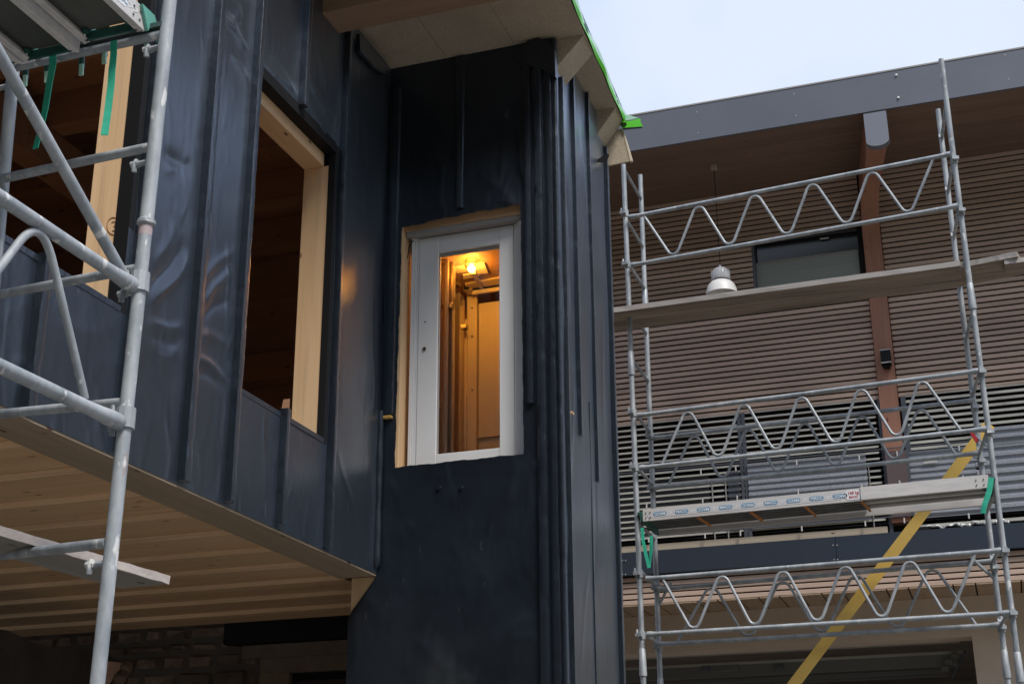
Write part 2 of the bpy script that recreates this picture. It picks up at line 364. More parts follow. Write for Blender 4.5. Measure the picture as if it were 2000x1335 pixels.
def batten(parent, mt, p0, p1, wd, dp, n_out, side, seed=0, puck=.004, name='batten'):
    """membrane-wrapped vertical batten with rounded, puckered edges, from p0 to p1 along its middle on the wall"""
    r2 = random.Random(seed); p0 = Vector(p0); p1 = Vector(p1); L = (p1-p0).length; n = max(2, int(L/.035))
    no = Vector(n_out); si = Vector(side); prof = [(-.5,0),(-.5,.96),(-.45,1.02),(-.1,1.03),(.3,1.0),(.44,.93),(.5,.65),(.51,0)]
    vs = []; fs = []; m = len(prof); drift = 0; per = r2.choice((13, 17, 22)); amp_ = r2.uniform(.15, .5)
    for i in range(n+1):
        c = p0.lerp(p1, i/n); drift = drift*.9+r2.uniform(-1,1)*puck*.28
        pinch = 1-.3*math.exp(-((i % per-per//2)/.8)**2)*amp_
        for j, (a, b) in enumerate(prof):
            e = r2.uniform(-puck, puck)*(.28 if 0 < j < m-1 else .1)
            vs.append(c+si*(a*wd*(1.0 if a < 0 else pinch)+drift*(1 if a > 0 else .3)+e)+no*(b*dp*(pinch if a > 0 else 1)+e*.7-.004))
    for i in range(n):
        for j in range(m-1): fs.append((i*m+j, i*m+j+1, (i+1)*m+j+1, (i+1)*m+j))
    fs.append(tuple(range(m))); fs.append(tuple(range(n*m, n*m+m))[::-1])
    return MB().add(vs, fs).build(name, mt, parent, smooth=True)

# =================================================================== LEFT HOUSE EXTENSION
XA = -4.1; ZB = 1.96
house = thing('house_extension', 'timber upper storey wrapped in dark membrane, jutting out over the yard at the left', 'house', (XA-2, 6.5, ZB))
FA = []
def fa(p, q, amp, wd):
    a = ax_(*p, XA); b = ax_(*q, XA); FA.append(((a[1], a[2]), (b[1], b[2]), amp, wd))
fa((290,600),(372,500),.050,.030); fa((292,575),(365,470),-.030,.035); fa((300,525),(345,435),.018,.03)
fa((285,636),(362,640),.022,.028); fa((285,660),(362,668),-.014,.03); fa((318,305),(378,322),-.030,.05); fa((318,345),(376,300),.012,.03)
fa((390,605),(452,520),.026,.026); fa((385,625),(455,575),-.018,.03); fa((375,690),(445,742),.030,.022); fa((372,650),(446,668),.018,.03)
fa((372,720),(440,752),-.018,.02); fa((385,560),(460,480),.018,.02); fa((300,700),(352,690),.012,.03)
fa((430,22),(488,105),.035,.022); fa((455,60),(470,10),.03,.02); fa((445,100),(490,160),.02,.03); fa((440,10),(480,60),-.02,.03)
fa((505,110),(585,190),.020,.035); fa((520,90),(585,200),.016,.03); fa((600,150),(655,250),.022,.03); fa((592,180),(640,270),.014,.025)
fa((672,290),(690,275),.010,.012); fa((672,310),(700,345),.012,.012); fa((655,860),(690,1000),.012,.03)
fa((20,700),(60,720),.012,.03); fa((100,640),(210,650),.008,.05); fa((230,40),(260,210),.01,.02)
ZT = 7.4; Y0 = 2.2; Y1 = 9.02
o1r, s1 = 5.745, 2.745
o2l, o2r, s2, t2 = 6.955, 8.105, 2.70, 4.86
plA = lambda a, b, d: (XA+d, a, b)
mb = MB(); R1 = .017
patch(mb, Y0, o1r, ZB, s1, R1, plA, FA, .0032)
patch(mb, o1r, o2l, ZB, ZT, R1, plA, FA, .0032)
patch(mb, o2l, o2r, ZB, s2, R1, plA, FA, .0032)
patch(mb, o2l, o2r, t2, ZT, R1, plA, FA, .0032)
patch(mb, o2r, Y1, ZB, ZT, R1, plA, FA, .0032)
wall = mb.build('membrane', MEMB, house, smooth=True, fixn=False)
# solid wall behind the membrane, so that openings have depth
T0, T1 = XA-.26, XA-.05
for (n_, y0, y1, z0, z1) in (('wall_panel', Y0, o1r, ZB+.1, s1-.035), ('wall_panel', o1r+.20, o2l-.0, ZB+.1, ZT), ('wall_panel', o2l, o2r, ZB+.1, s2-.035),
                         ('wall_panel', o2l, o2r, t2+.05, ZT), ('wall_panel', o2r+.04, Y1, ZB+.1, ZT)):
    MB().box(T0+.004, T1-.01, y0, y1, z0, z1).build(n_, BLACK, house)
# opening 1 (big, left): black return and a spruce stud
MB().box(XA-.085, XA+.002, o1r, o1r+.05, s1-.03, ZT).build('membrane_return', BLACK, house)
MB().box(XA-.26, XA-.087, o1r+.004, o1r+.15, s1-.1, ZT-.05).build('stud', SPRZ, house)
MB().box(XA-.27, XA+.004, Y0, o1r, s1-.034, s1-.002).build('sill_wrap', MEMBW, house)
# pencil marks on the stud: a circled figure and a number
def crayon(pts, name, th=.004):
    pts3 = []
    for (px, py) in pts:
        p = at(px, py, 1, o1r+.002); pts3.append(p)
    return MB().path(pts3, th*.5, 4).build(name, INK, house)
crayon([(222+13*math.cos(t*.42)*1.0, 441+17*math.sin(t*.42)) for t in range(16)], 'crayon_circle')
crayon([(218,434),(224,432),(227,437),(222,441),(228,444),(226,450),(219,450)], 'crayon_figure')
crayon([(218,458),(223,457),(222,466),(228,466),(224,476),(218,478)], 'crayon_figure')
crayon([(231,458),(236,459),(235,474),(230,474),(230,460)], 'crayon_figure')
# opening 2
MB().box(XA-.05, XA+.002, o2r, o2r+.05, s2-.03, t2+.03).build('membrane_return', BLACK, house)
MB().box(XA-.245, XA-.052, o2r+.004, o2r+.15, s2-.1, t2-.13).build('stud', SPRZ, house)
MB().box(XA-.245, XA-.09, o2l, o2r+.002, t2-.13, t2+.06).build('header', SPRY, house)
MB().box(XA-.088, XA+.002, o2l, o2r, t2-.035, t2+.045).build('membrane_return', BLACK, house)
MB().box(XA-.27, XA+.004, o2l, o2r, s2-.034, s2-.002).build('sill_wrap', MEMBW, house)
MB().box(XA-.25, XA-.01, o2l-.05, o2l-.001, s2, t2).build('membrane_return', BLACK, house)
MB().prism([(XA-.26, 8.02, s2-.02), (XA-.26, 8.10, s2-.02), (XA-.26, 8.10, s2+.3)], (-.05, 0, 0)).build('brace', SPRD, house)
# battens
def batA(y, z0, z1, wd=.062, dp=.055, seed=0):
    return batten(house, MEMBW, (XA, y+wd/2, z0), (XA, y+wd/2, z1), wd, dp, (1,0,0), (0,1,0), seed)
batA(5.06, ZB+.02, s1+.01, seed=1); batA(5.80, ZB+.02, ZT, .05, seed=2); batA(6.395, ZB+.02, ZT, .07, seed=3); batA(6.885, ZB+.02, ZT, .06, seed=4)
batA(7.50, ZB+.02, s2+.02, .05, seed=5); batA(8.165, ZB+.02, ZT, .045, seed=6); batA(7.515, t2+.03, ZT, .06, seed=7)
batA(4.45, ZB+.02, s1+.01, seed=8); batA(3.85, ZB+.02, s1+.01, seed=9); batA(3.2, ZB+.02, s1+.01, seed=10)
MB().path([(XA+.005, 8.99, z) for z in np.linspace(ZB+.03, 3.15, 30)], .03, 10, radii=[.028+.003*math.sin(i*.7)*math.cos(i*.3)-(.024 if i < 1 else 0) for i in range(30)]).build('corner_roll', MEMBW, house, smooth=True)
# underside: rim board, floor planks with open joints, bottom edge strip
RI = -4.387
MB().box(RI, XA-.006, Y0, 9.02, ZB-.012, ZB+.10).build('rim_board', wood('rim_board_wood', (.33,.25,.17), (.27,.20,.13), 1), house)
yj = 6.02; pitch = .515
for k in range(-9, 10):
    y0 = yj+k*pitch
    if y0+pitch-.075 > 10.75: continue
    MB().prism([(-11.0, y0+.002, ZB-.002), (-11.0, y0+pitch-.002, ZB+.033), (-11.0, y0+pitch-.002, ZB+.088), (-11.0, y0+.002, ZB+.088)], (11.0+RI-.002, 0, 0)).build('floor_board', SPRJ, house)
    MB().box(-11.0, RI-.004, y0-.012, y0+.001, ZB-.001, ZB+.031).build('pale_edge_strip', SPRE, house)  # near edge coloured paler than the boards
MB().box(-11.0, RI-.002, Y0, 11.4, ZB+.092, ZB+.13).build('floor_deck', SPRX, house)
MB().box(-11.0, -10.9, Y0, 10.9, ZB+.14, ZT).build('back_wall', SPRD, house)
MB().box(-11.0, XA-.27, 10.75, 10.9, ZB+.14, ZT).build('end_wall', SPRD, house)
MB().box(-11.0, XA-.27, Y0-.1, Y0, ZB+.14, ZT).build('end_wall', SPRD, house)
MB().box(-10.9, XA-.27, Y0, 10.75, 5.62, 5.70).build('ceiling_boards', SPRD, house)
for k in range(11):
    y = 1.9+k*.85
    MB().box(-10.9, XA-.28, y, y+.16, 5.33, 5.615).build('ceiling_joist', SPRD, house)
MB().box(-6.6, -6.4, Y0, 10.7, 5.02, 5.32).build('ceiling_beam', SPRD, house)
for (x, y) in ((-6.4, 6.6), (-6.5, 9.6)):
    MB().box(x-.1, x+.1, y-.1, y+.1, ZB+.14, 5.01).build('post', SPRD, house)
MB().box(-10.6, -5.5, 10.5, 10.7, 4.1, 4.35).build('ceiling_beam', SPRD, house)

# =================================================================== LIFT TOWER
YF = 9.02; XS = -2.73; XL = -4.31; YB = 10.46; ZR = 6.04
tower = thing('lift_tower', 'black membrane wrapped lift tower with a lit glazed door high in its front', 'tower', ((XL+XS)/2, (YF+YB)/2, -H))
FF = []
def ff(p, q, amp, wd):
    a = ay_(*p, YF); b = ay_(*q, YF); FF.append(((a[0], a[2]), (b[0], b[2]), amp, wd))
ff((1010,225),(1030,385),.030,.035); ff((990,200),(1020,330),-.02,.04); ff((960,395),(1018,395),.010,.04); ff((940,340),(1010,400),.012,.05)
ff((1020,890),(985,990),.016,.04); ff((1040,900),(1030,1010),.014,.04); ff((870,905),(860,1000),.01,.05)
ff((1050,1200),(980,1235),.014,.03); ff((1060,1250),(990,1240),.012,.02); ff((800,1240),(893,1320),.016,.04); ff((893,1320),(920,1335),.02,.02)
ff((690,1130),(740,1200),.02,.04); ff((700,1200),(690,1300),.015,.03); ff((760,930),(790,1010),.01,.04)
ff((880,1040),(905,1120),.008,.012); ff((945,1110),(958,1175),.008,.01)
o0, o1, ob, ot = -3.99, -3.005, 2.75, 4.64      # membrane opening round the door
dl = ay_(785,445,YF); dr = ay_(1017,400,YF); bl = ay_(771,912,YF); br = ay_(1023,886,YF)
print('door opening', dl, dr, bl, br)
def rag(t, k, am): return .6*am*(np.sin(t*19+k)+.6*np.sin(t*43+2*k)+.4*np.sin(t*91+k*3))
x_l = lambda z: np.interp(z, [bl[2], dl[2]], [bl[0], dl[0]])+rag(z, 1.3, .004)
x_r = lambda z: np.interp(z, [br[2], dr[2]], [br[0], dr[0]])+rag(z, 4.1, .003)
def xleft(z): return np.interp(z, [1.66, 1.72, 1.80, ZB-.03, ZB-.01], [XL, XL+.03, XA-.11, XA-.015, XA-.01])
plF = lambda a, b, d: (a, YF-d-.001, b)
mb = MB(); zt_ = lambda s: np.interp(s, [0, 1], [dl[2], dr[2]])+rag(s, 2, .007)+.012*np.sin(s*3.1)
zb_ = lambda s: np.interp(s, [0, 1], [bl[2], br[2]])+rag(s, 5, .004)
ZC = -H
patch(mb, xleft, lambda z: x_l(z), ZC, ZR, .02, plF, FF, .0028)
patch(mb, lambda z: x_r(z), XS, ZC, ZR, .02, plF, FF, .0028)
# middle top and bottom: a runs across the opening width
class _:
    pass
def midpatch(z0f, z1f):
    na = 48; A0 = None
    s = np.linspace(0, 1, na+1); L = 5.2; nb = 160
    S, T = np.meshgrid(s, np.linspace(0, 1, nb+1))
    b = z0f(S)*(1-T)+z1f(S)*T
    a = x_l(b)*(1-S)+x_r(b)*S
    d = disp(a, b, FF, .0028)
    vs = list(zip(a.ravel().tolist(), (YF-d-.001).ravel().tolist(), b.ravel().tolist()))
    mb.add(vs, [(j*(na+1)+i, j*(na+1)+i+1, (j+1)*(na+1)+i+1, (j+1)*(na+1)+i) for j in range(nb) for i in range(na)])
midpatch(zt_, lambda s: ZR+0*s); midpatch(lambda s: -H+0*s, zb_)
mb.build('front_membrane', MEMB, tower, smooth=True, fixn=False)
FS = []
def fs_(p, q, amp, wd):
    a = ax_(*p, XS); b = ax_(*q, XS); FS.append(((a[1], a[2]), (b[1], b[2]), amp, wd))
fs_((1100,390),(1098,700),.035,.05); fs_((1104,330),(1120,620),-.03,.05); fs_((1112,800),(1106,1120),.03,.03); fs_((1120,700),(1112,1010),.02,.03)
fs_((1098,340),(1102,560),.03,.02); fs_((1108,400),(1112,640),.02,.015); fs_((1135,260),(1145,430),.02,.03); fs_((1150,1100),(1130,1320),.014,.03)
fs_((1162,880),(1164,1160),-.015,.02); fs_((1175,600),(1180,900),.012,.03); fs_((1185,340),(1195,700),.01,.03)
mb = MB()
patch(mb, YF, YB, -H, ZR, .018, lambda a, b, d: (XS+d, a, b), FS, .004)
mb.build('side_membrane', MEMB, tower, smooth=True, fixn=False)
# core
MB().box(XL+.02, XS-.02, YB-.12, YB-.02, -H, ZR).build('rear_wall', CHIPW, tower)
MB().box(XS-.12, XS-.03, YF+.04, YB-.13, -H, ZR).build('side_wall', CHIPW, tower)
MB().box(XL+.02, XL+.10, YF+.04, YB-.13, -H, ZR).build('side_wall', CHIPW, tower)
MB().box(XL+.02, dl[0]-.035, YF+.045, YF+.16, -H, ZR).build('front_wall', SPRZ, tower)
MB().box(dr[0]+.06, XS-.03, YF+.045, YF+.16, -H, ZR).build('front_wall', SPRZ, tower)
MB().box(dl[0]-.034, dr[0]+.059, YF+.045, YF+.16, dl[2]-.012, ZR).build('front_wall', SPRX, tower)
MB().box(dl[0]-.034, dr[0]+.059, YF+.045, YF+.16, -H, bl[2]-.09).build('front_wall', SPRX, tower)
# wood showing at the cut corner under the overhang
pbx = MB().prism([(XL+.012, YF+.012, ZB-.014), (XA-.005, YF+.012, ZB-.014), (XA-.005, YF+.012, ZB-.06), (XL+.012, YF+.012, 1.62)], (0, .03, 0)).build('corner_board', SPRZ, tower)
# battens on the front
def batF(px0, px1, pyb, z1, dp=.03, seed=0, z0=None):
    a = ay_(px0, pyb, YF); b = ay_(px1, pyb, YF); zz = a[2] if z0 is None else z0
    return batten(tower, MEMBW, ((a[0]+b[0])/2, YF, zz), ((a[0]+b[0])/2, YF, z1), b[0]-a[0], dp, (0,-1,0), (1,0,0), seed, .003)
batF(729, 744, 811, ZR-.3, .035, 21); batF(751, 769, 811, ZR-.2, .035, 22)
batF(890, 905, 409, ZR-.02, .03, 23); batF(1029, 1044, 789, ZR-.1, .035, 24)
batF(1054, 1070, 868, ZR-.03, .045, 25, z0=-H); batF(1076, 1090, 868, ZR-.03, .03, 26, z0=-H)
for px in (736, 760):
    a = ay_(px, 812, YF); MB().box(a[0]-.03, a[0]+.03, YF-.04, YF-.004, a[2]-.025, a[2]-.005).build('batten_end', wood('ochre_batten_end_%d' % px, (.62,.36,.08), (.5,.3,.08), 0, knots=False), tower)
a = ay_(738, 812, YF)
MB().path([(a[0], YF-.004, z) for z in np.linspace(ZB+.03, a[2]-.03, 40)], .03, 10, radii=[.026+.003*math.sin(i*.5)*math.cos(i*.21) for i in range(40)]).build('corner_roll', MEMBW, tower, smooth=True)
# corner roll
MB().path([(XS-.002, YF+.004, z) for z in np.linspace(-H, ZR-.02, 160)], .03, 12, radii=[.024+.002*math.sin(i*.3)*math.cos(i*.13)-.006*(i % 23 == 5) for i in range(160)]).build('corner_roll', MEMBW, tower, smooth=True)
def batS(y, z0, z1, wd=.05, dp=.035, seed=0):
    return batten(tower, MEMBW, (XS, y, z0), (XS, y, z1), wd, dp, (1,0,0), (0,1,0), seed, .003)
batS(9.13, -H, ZR-.3, .03, .04, 31); batS(9.46, 2.95, ZR-.01, .045, .035, 32); batS(9.90, 2.72, ZR-.01, .035, .03, 33); batS(YB-.03, -H, ZR-.25, .06, .04, 34)
batS(9.75, -H, 3.3, .012, .012, 35)
MB().box(XS+.03, XS+.045, 9.145, 9.20, 3.03, 3.045).build('batten_end', SPRY, tower)
# loose fixings on the front
for (px, py, r) in ((857,952,.016),(901,952,.013)):
    a = ay_(px, py, YF-.004); MB().path([(a[0], a[1]+.004, a[2]), (a[0], a[1]-.012, a[2])], r, 10).build('fixing_disc', MEMBW, tower, smooth=True)
# ---- reveal and door
LZ0, LZ1 = bl[2]-.09, dl[2]-.05
MB().box(dl[0]-.034, dl[0]+.006, YF+.006, YF+.22, LZ0, dl[2]+.05).build('reveal_lining', SPRZ, tower)
pe = ay_(799, 470, YF+.10)
DY = YF+.10
def dpt(px, py, y=DY): return ay_(px, py, y)
fo0, fo1 = dpt(800, 700)[0], dpt(1015, 660)[0]
zt0 = dpt(900, 447)[2]; zb0 = dpt(900, 897)[2]-.06
door = MB()
fr = []
# outer frame (three stepped jambs)
for i, (xx0, xx1, yy) in enumerate(((fo0, fo0+.022, 0), (fo0+.024, fo0+.040, .012), (fo0+.042, fo0+.055, .02))):
    fr.append((xx0, xx1, DY+yy))
D = MB()
for (a, b, y) in fr: D.box(a, b, y, y+.08, zb0, zt0-.02)
for i in range(3):
    a = fo1-.014-i*.016; D.box(a, a+.014, DY+i*.01, DY+.08, zb0, zt0-.02)
D.box(fo1+.003, dr[0]+.012, DY-.03, DY+.08, zb0, zt0-.02)
D.build('door_frame', WHITE, tower)
MB().box(fo0-.03, fo1+.03, DY-.045, DY+.09, zt0-.018, zt0+.052, .003).build('frame_head', GREYT, tower)
MB().box(fo0-.03, fo1+.03, DY-.05, DY+.12, zt0+.054, zt0+.16).build('frame_head', SPRX, tower)
lx0, lx1 = fo0+.058, fo1-.050
gx0, gx1 = dpt(852, 700)[0], dpt(974, 680)[0]
gz0, gz1 = dpt(912, 879)[2], dpt(912, 483)[2]
leaf = MB().box(lx0, gx0, DY+.015, DY+.06, zb0, zt0-.025, .003).build('stile', WHITE, tower)
MB().box(gx1, lx1, DY+.015, DY+.06, zb0, zt0-.025, .003).build('stile', WHITE, tower)
MB().box(gx0+.001, gx1-.001, DY+.018, DY+.06, gz1, zt0-.025, .002).build('door_rail', WHITE, tower)
MB().box(gx0+.001, gx1-.001, DY+.018, DY+.06, zb0, gz0, .002).build('door_rail', WHITE, tower)
MB().box(gx0, gx1, DY+.04, DY+.058, gz1-.028, gz1-.001).build('glazing_bead', GREYT, tower)
MB().box(gx0+.001, gx0+.008, DY+.03, DY+.055, gz0, gz1-.03).build('glazing_bead', GREYT, tower)
MB().box(gx0+.001, gx1-.001, DY+.045, DY+.051, gz0+.001, gz1-.03).build('glass', GLASS, tower)
k1 = dpt(830, 628, DY+.012); MB().path([(k1[0], DY+.013, k1[2]), (k1[0], DY+.016, k1[2])], .006, 8).build('key_hole', BLACK, tower)
k2 = dpt(829, 681, DY+.012)
MB().path([(k2[0], DY+.008, k2[2]), (k2[0], DY+.016, k2[2])], .016, 12).build('lock_rose', STEELW, tower)
MB().box(k2[0]-.006, k2[0]+.006, DY+.004, DY+.009, k2[2]-.009, k2[2]+.009).build('key_hole', BLACK, tower)
MB().path([dpt(808,470,YF+.06), dpt(799,480,YF+.05), dpt(796,505,YF+.05)], .004, 5).build('cable', BLACK, tower)
# ---- inside the shaft
IY = YB-.14
def ip(px, py, y): return ay_(px, py, y)
ZCE = 4.45
MB().box(XL+.11, XS-.13, DY+.085, IY, ZCE, ZCE+.06).build('shaft_ceiling', SPRD, tower)
GOLD = mat('glossy_guide_steel', (.55,.50,.42), .22, .85, var=(.35,.27,.2), vscale=(6,6,1.0), rvar=.12, bump=.1, bscale=12)
def col(px0, px1, y, zt, m, dep=.05, name='guide_rail', zb=1.6):
    a = ip(px0, 700, y)[0]; b = ip(px1, 700, y)[0]
    return MB().box(a, b, y, y+dep, zb, zt, .003).build(name, m, tower)
col(852, 858, 9.30, ZCE, GOLD, .03); col(861, 866, 9.40, ZCE, CHIPW, .03); col(867, 873, 9.34, ZCE, STEELW, .03)
col(875, 884, 9.40, ZCE, GOLD, .05); col(886, 897, 9.80, 4.36, GOLD, .10); col(898, 904, 9.93, 4.36, CHIPW, .04); col(905, 911, 9.98, 4.2, PANELW, .03)
for (px0, px1, py, y) in ((884, 899, 556, 9.78), (874, 886, 600, 9.39), (903, 914, 640, 9.92)):
    a = ip(px0, py, y); b = ip(px1, py, y); MB().box(a[0], b[0], y-.03, y+.02, a[2]-.02, a[2]+.02, .004).build('rail_clamp', GOLD, tower)
p_ = ip(912, 600, 10.02)[0]; q_ = ip(931, 600, 10.02)[0]; zt1 = ip(925, 572, 10.02)[2]
MB().box(p_, q_, 10.02, 10.06, 1.6, zt1, .003).build('shaft_panel', PANELW, tower)
zt2 = ip(955, 590, 10.05)[2]
MB().box(q_+.006, XS-.15, 10.05, 10.09, 1.6, zt2, .003).build('shaft_panel', PANELW, tower)
za = ip(955, 853, 10.04)[2]; MB().box(q_+.006, XS-.15, 10.03, 10.048, za, za+.015).build('joint_strip', PANELW, tower)
za = ip(945, 569, 9.95)[2]; MB().box(q_-.01, XS-.15, 9.93, 9.96, za-.018, za+.014, .003).build('cross_bar', PANELW, tower)
MB().box(q_-.01, XS-.15, 9.925, 9.965, za+.016, za+.03, .003).build('cross_bar', BLACK, tower)
MB().box(p_+.01, q_+.005, 9.90, 9.98, zt1-.03, zt1+.025, .004).build('bracket', STEELW, tower)
MB().box(p_+.025, q_-.02, 9.885, 9.899, zt1-.015, zt1+.012, .002).build('bracket', BLACK, tower)
for (px, py) in ((921,600),(921,655),(921,760)):
    a = ip(px, py, 10.0); MB().path([(a[0], 10.02, a[2]), (a[0], 10.005, a[2])], .007, 8).build('bolt', STEELW, tower)
INS = mat('golden_insulation_foil', (.62,.50,.30), .35, .4, bump=.9, bscale=30)
def cpl(pts, dz, m, name):
    q = [az_(px, py, ZCE-dz) for px, py in pts]; MB().prism([tuple(p) for p in q], (0, 0, dz-.001)).build(name, m, tower)
cpl(((912,517),(946,515),(954,534),(925,537),(915,530)), .012, PANELW, 'ceiling_plate')
cpl(((886,523),(906,520),(912,531),(887,535)), .012, PANELW, 'ceiling_plate')
cpl(((904,538),(938,533),(936,540),(905,546)), .014, PANELW, 'ceiling_plate')
cpl(((908,556),(976,543),(976,560),(912,566)), .016, INS, 'ceiling_foil')
a = az_(925, 532, ZCE-.05); b = az_(941, 562, ZCE-.02)
MB().beam(a, b, .03, .02).build('bracket_arm', STEELW, tower)
lb = az_(921, 525, ZCE-.07)
lamp = thing('work_light', 'bright bare bulb glowing orange behind the glazed lift door', 'lamp', (lb[0], lb[1], lb[2]))
prof = [(.001,-.030),(.018,-.026),(.030,-.012),(.034,0),(.028,.016),(.016,.028),(.013,.036)]
MB().lathe(prof, lb, 16).build('bulb', BULB, lamp, smooth=True)
MB().lathe([(.013,.034),(.04,.036),(.042,.042)], lb, 16).build('lamp_holder', BRASS, lamp, smooth=True)


# ---- roof of the tower
XEf = lambda y: -2.466-.050*(y-8.58)
YE = 10.47
roof = MB().prism([(-8.0, 7.2, ZR), (XEf(7.2), 7.2, ZR), (XEf(YE), YE, ZR), (-8.0, YE, ZR)], (0, 0, .035)).build('roof_board', OSB, tower)
MB().prism([(-8.0, 7.19, ZR+.036), (XEf(7.2)+.012, 7.19, ZR+.036), (XEf(YE)+.012, YE+.02, ZR+.036), (-8.0, YE+.02, ZR+.036)], (0, 0, .06)).build('roof_covering', GREENM, tower)
# seams of the boards
for x in (-3.62, -3.05):
    MB().box(x, x+.004, 7.5, 9.0, ZR-.0006, ZR+.001).build('board_joint', STUCD, tower)
# beam under the roof
bc = ax_(663, 67, XA)
MB().box(-8.0, XEf(8)-.08, 8.08-.28, 8.08, bc[2], ZR-.002, .006).build('purlin', GLUX, tower)
q = [ay_(px, py, YF-.05) for (px, py) in ((1012,118),(1018,96),(1030,80),(1050,74),(1070,80),(1083,98),(1085,150),(1060,135),(1035,128))]
MB().prism([tuple(p) for p in q], (0, .04, 0)).build('membrane_top_flap', MEMBW, tower)
q = [ax_(px, py, XA+.045) for (px, py) in ((702,66),(709,78),(714,74),(724,93),(733,99),(738,112),(750,122),(755,134),(764,137),(752,146),(730,130),(704,100))]
MB().prism([tuple(p) for p in q], (-.03, 0, 0)).build('membrane_top_flap', MEMBW, tower)
# wedge brackets
for (y0, y1, dd) in ((9.06, 9.33, .27), (10.22, YE-.002, .25)):
    xe_ = XEf(y1)
    P = [(XS-.02, y0, ZR-.002), (xe_-.004, y0, ZR-.002), (xe_-.02, y0, ZR-.03), (XS-.02, y0, ZR-dd)]
    MB().prism(P, (0, y1-y0, 0)).build('wedge_bracket', OSB, tower)
q = [ay_(px, py, YE+.004) for (px, py) in ((1166,262),(1215,251),(1232,314),(1190,323),(1170,318))]
MB().prism([tuple(p) for p in q], (0, .02, 0)).build('gable_board', OSB, tower)
q = [ay_(px, py, YE+.0) for (px, py) in ((1215,251),(1219,258),(1235,313),(1231,315))]
MB().prism([tuple(p) for p in q], (0, .03, 0)).build('board_edge', PANELW, tower)
q = [ay_(px, py, YE-.26) for (px, py) in ((1158,316),(1186,300),(1190,302),(1184,318))]
MB().prism([tuple(p) for p in q], (0, .004, 0)).build('membrane_flap', BLACK, tower)
# bright green sheet along the eaves and its flap
n = 40; vs = []
mbg = MB()
ys = np.linspace(7.25, YE-.01, n)
A_ = [(XEf(y)+.013+.004*math.sin(i*.9), y, ZR-.004) for i, y in enumerate(ys)]
B_ = [(XEf(y)+.020+.008*math.sin(i*.5)+.004*math.cos(i*1.3), y, ZR+.03) for i, y in enumerate(ys)]
C_ = [(XEf(y)+.022+.010*math.sin(i*.5), y, ZR+.075+.008*math.sin(i*.8)) for i, y in enumerate(ys)]
mbg.add(A_+B_, [(i, i+1, n+i+1, n+i) for i in range(n-1)])
mbg.build('green_edge_sheet', GREENB, tower, smooth=True)
MB().add(B_+C_, [(i, i+1, n+i+1, n+i) for i in range(n-1)]).build('foil_edge', GREENP, tower, smooth=True)
fy = YE-.02
q = [ay_(px, py, fy) for (px, py) in ((1205,222),(1211,222),(1219,234),(1232,236),(1250,231),(1251,238),(1256,248),(1234,251),(1217,253),(1209,240))]
MB().prism([tuple(p) for p in q], (0, .006, 0)).build('green_flap', GREENB, tower)
q = [ay_(px, py, fy-.003) for (px, py) in ((1214,221),(1247,230),(1236,233),(1222,236))]
MB().prism([tuple(p) for p in q], (0, .003, 0)).build('foil_edge', GREENP, tower)
q = [ay_(px, py, fy-.002) for (px, py) in ((1216,250),(1254,247),(1255,250),(1217,254))]
MB().prism([tuple(p) for p in q], (0, .002, 0)).build('rubber_hem', BLACK, tower)
a = ay_(1218, 243, fy-.004)
ring = [(a[0]+.022*math.cos(t*.524), a[1], a[2]+.013*math.sin(t*.524)) for t in range(13)]
MB().path(ring, .006, 6).build('eyelet', BLACK, tower, smooth=True)

# =================================================================== UNDER THE OVERHANG
WY = 10.86
sx = ay_(510, 1260, WY)[0]
sw = thing('stone_wall', 'old dark rubble stone wall in the shade under the overhang', 'wall', (-7.5, WY+.2, -H))
MB().box(-11, sx-.02, WY+.03, WY+.4, -H, ZB+.088).build('mortar_bed', MORT, sw)
rr = random.Random(3); z = -.3; stones = 0
while z < ZB-.05:
    h = rr.uniform(.10, .19); x = -9.2+rr.uniform(0, .2)
    while x < sx-.1:
        wd = rr.uniform(.16, .42); x1 = min(x+wd, sx-.03)
        jit = [rr.uniform(-.035, .035) for _ in range(8)]
        if x1-x > .06:
            P = [(x+.015, WY+.05, z+.01+abs(jit[0])), (x1-.01, WY+.05, z+.012+abs(jit[1])), (x1-.012+jit[2]*.5, WY+.05, z+h-.015+jit[3]*.6), (x+.015+abs(jit[4]), WY+.05, z+h-.012+jit[5]*.6)]
            Q = [(x+.035, WY-.01+jit[6], z+.035), (x1-.035, WY-.01+jit[7], z+.03), (x1-.04, WY-.005+jit[6], z+h-.04), (x+.04, WY-.008, z+h-.035)]
            MB().add(P+Q, [(4,5,6,7),(0,1,5,4),(1,2,6,5),(2,3,7,6),(3,0,4,7)]).build('stone', STONE, sw)
        x = x1
    z += h
rw = thing('rendered_wall', 'brownish rendered wall with a dark window beside the foot of the tower', 'wall', (-4.7, WY+.2, -H))
wx = ay_(565, 1312, WY)[0]; wz = ay_(565, 1312, WY)[2]
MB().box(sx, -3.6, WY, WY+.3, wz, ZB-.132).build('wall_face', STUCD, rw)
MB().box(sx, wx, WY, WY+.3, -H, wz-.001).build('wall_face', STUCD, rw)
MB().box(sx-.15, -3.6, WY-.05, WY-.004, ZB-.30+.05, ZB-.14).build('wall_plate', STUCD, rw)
MB().box(sx-.3, -3.6, WY-.12, WY+.3, ZB-.13, ZB+.088).build('dark_gap', BLACK, rw)
MB().box(wx, -3.6, WY+.06, WY+.10, wz-.9, wz-.002).build('window_frame', BLACK, rw)
MB().box(wx+.06, -3.7, WY+.03, WY+.055, wz-.9, wz-.07).build('window_pane', GLASSD, rw)
e0 = ax_(252, 1297, -6.6)
ob_ = thing('ruined_wall', 'broken low stone wall end with a patch of pinkish plaster behind the scaffold pole', 'wall', (-6.9, 7.5, -H))
stub = MB(); ys_ = np.linspace(3.5, e0[1], 22)
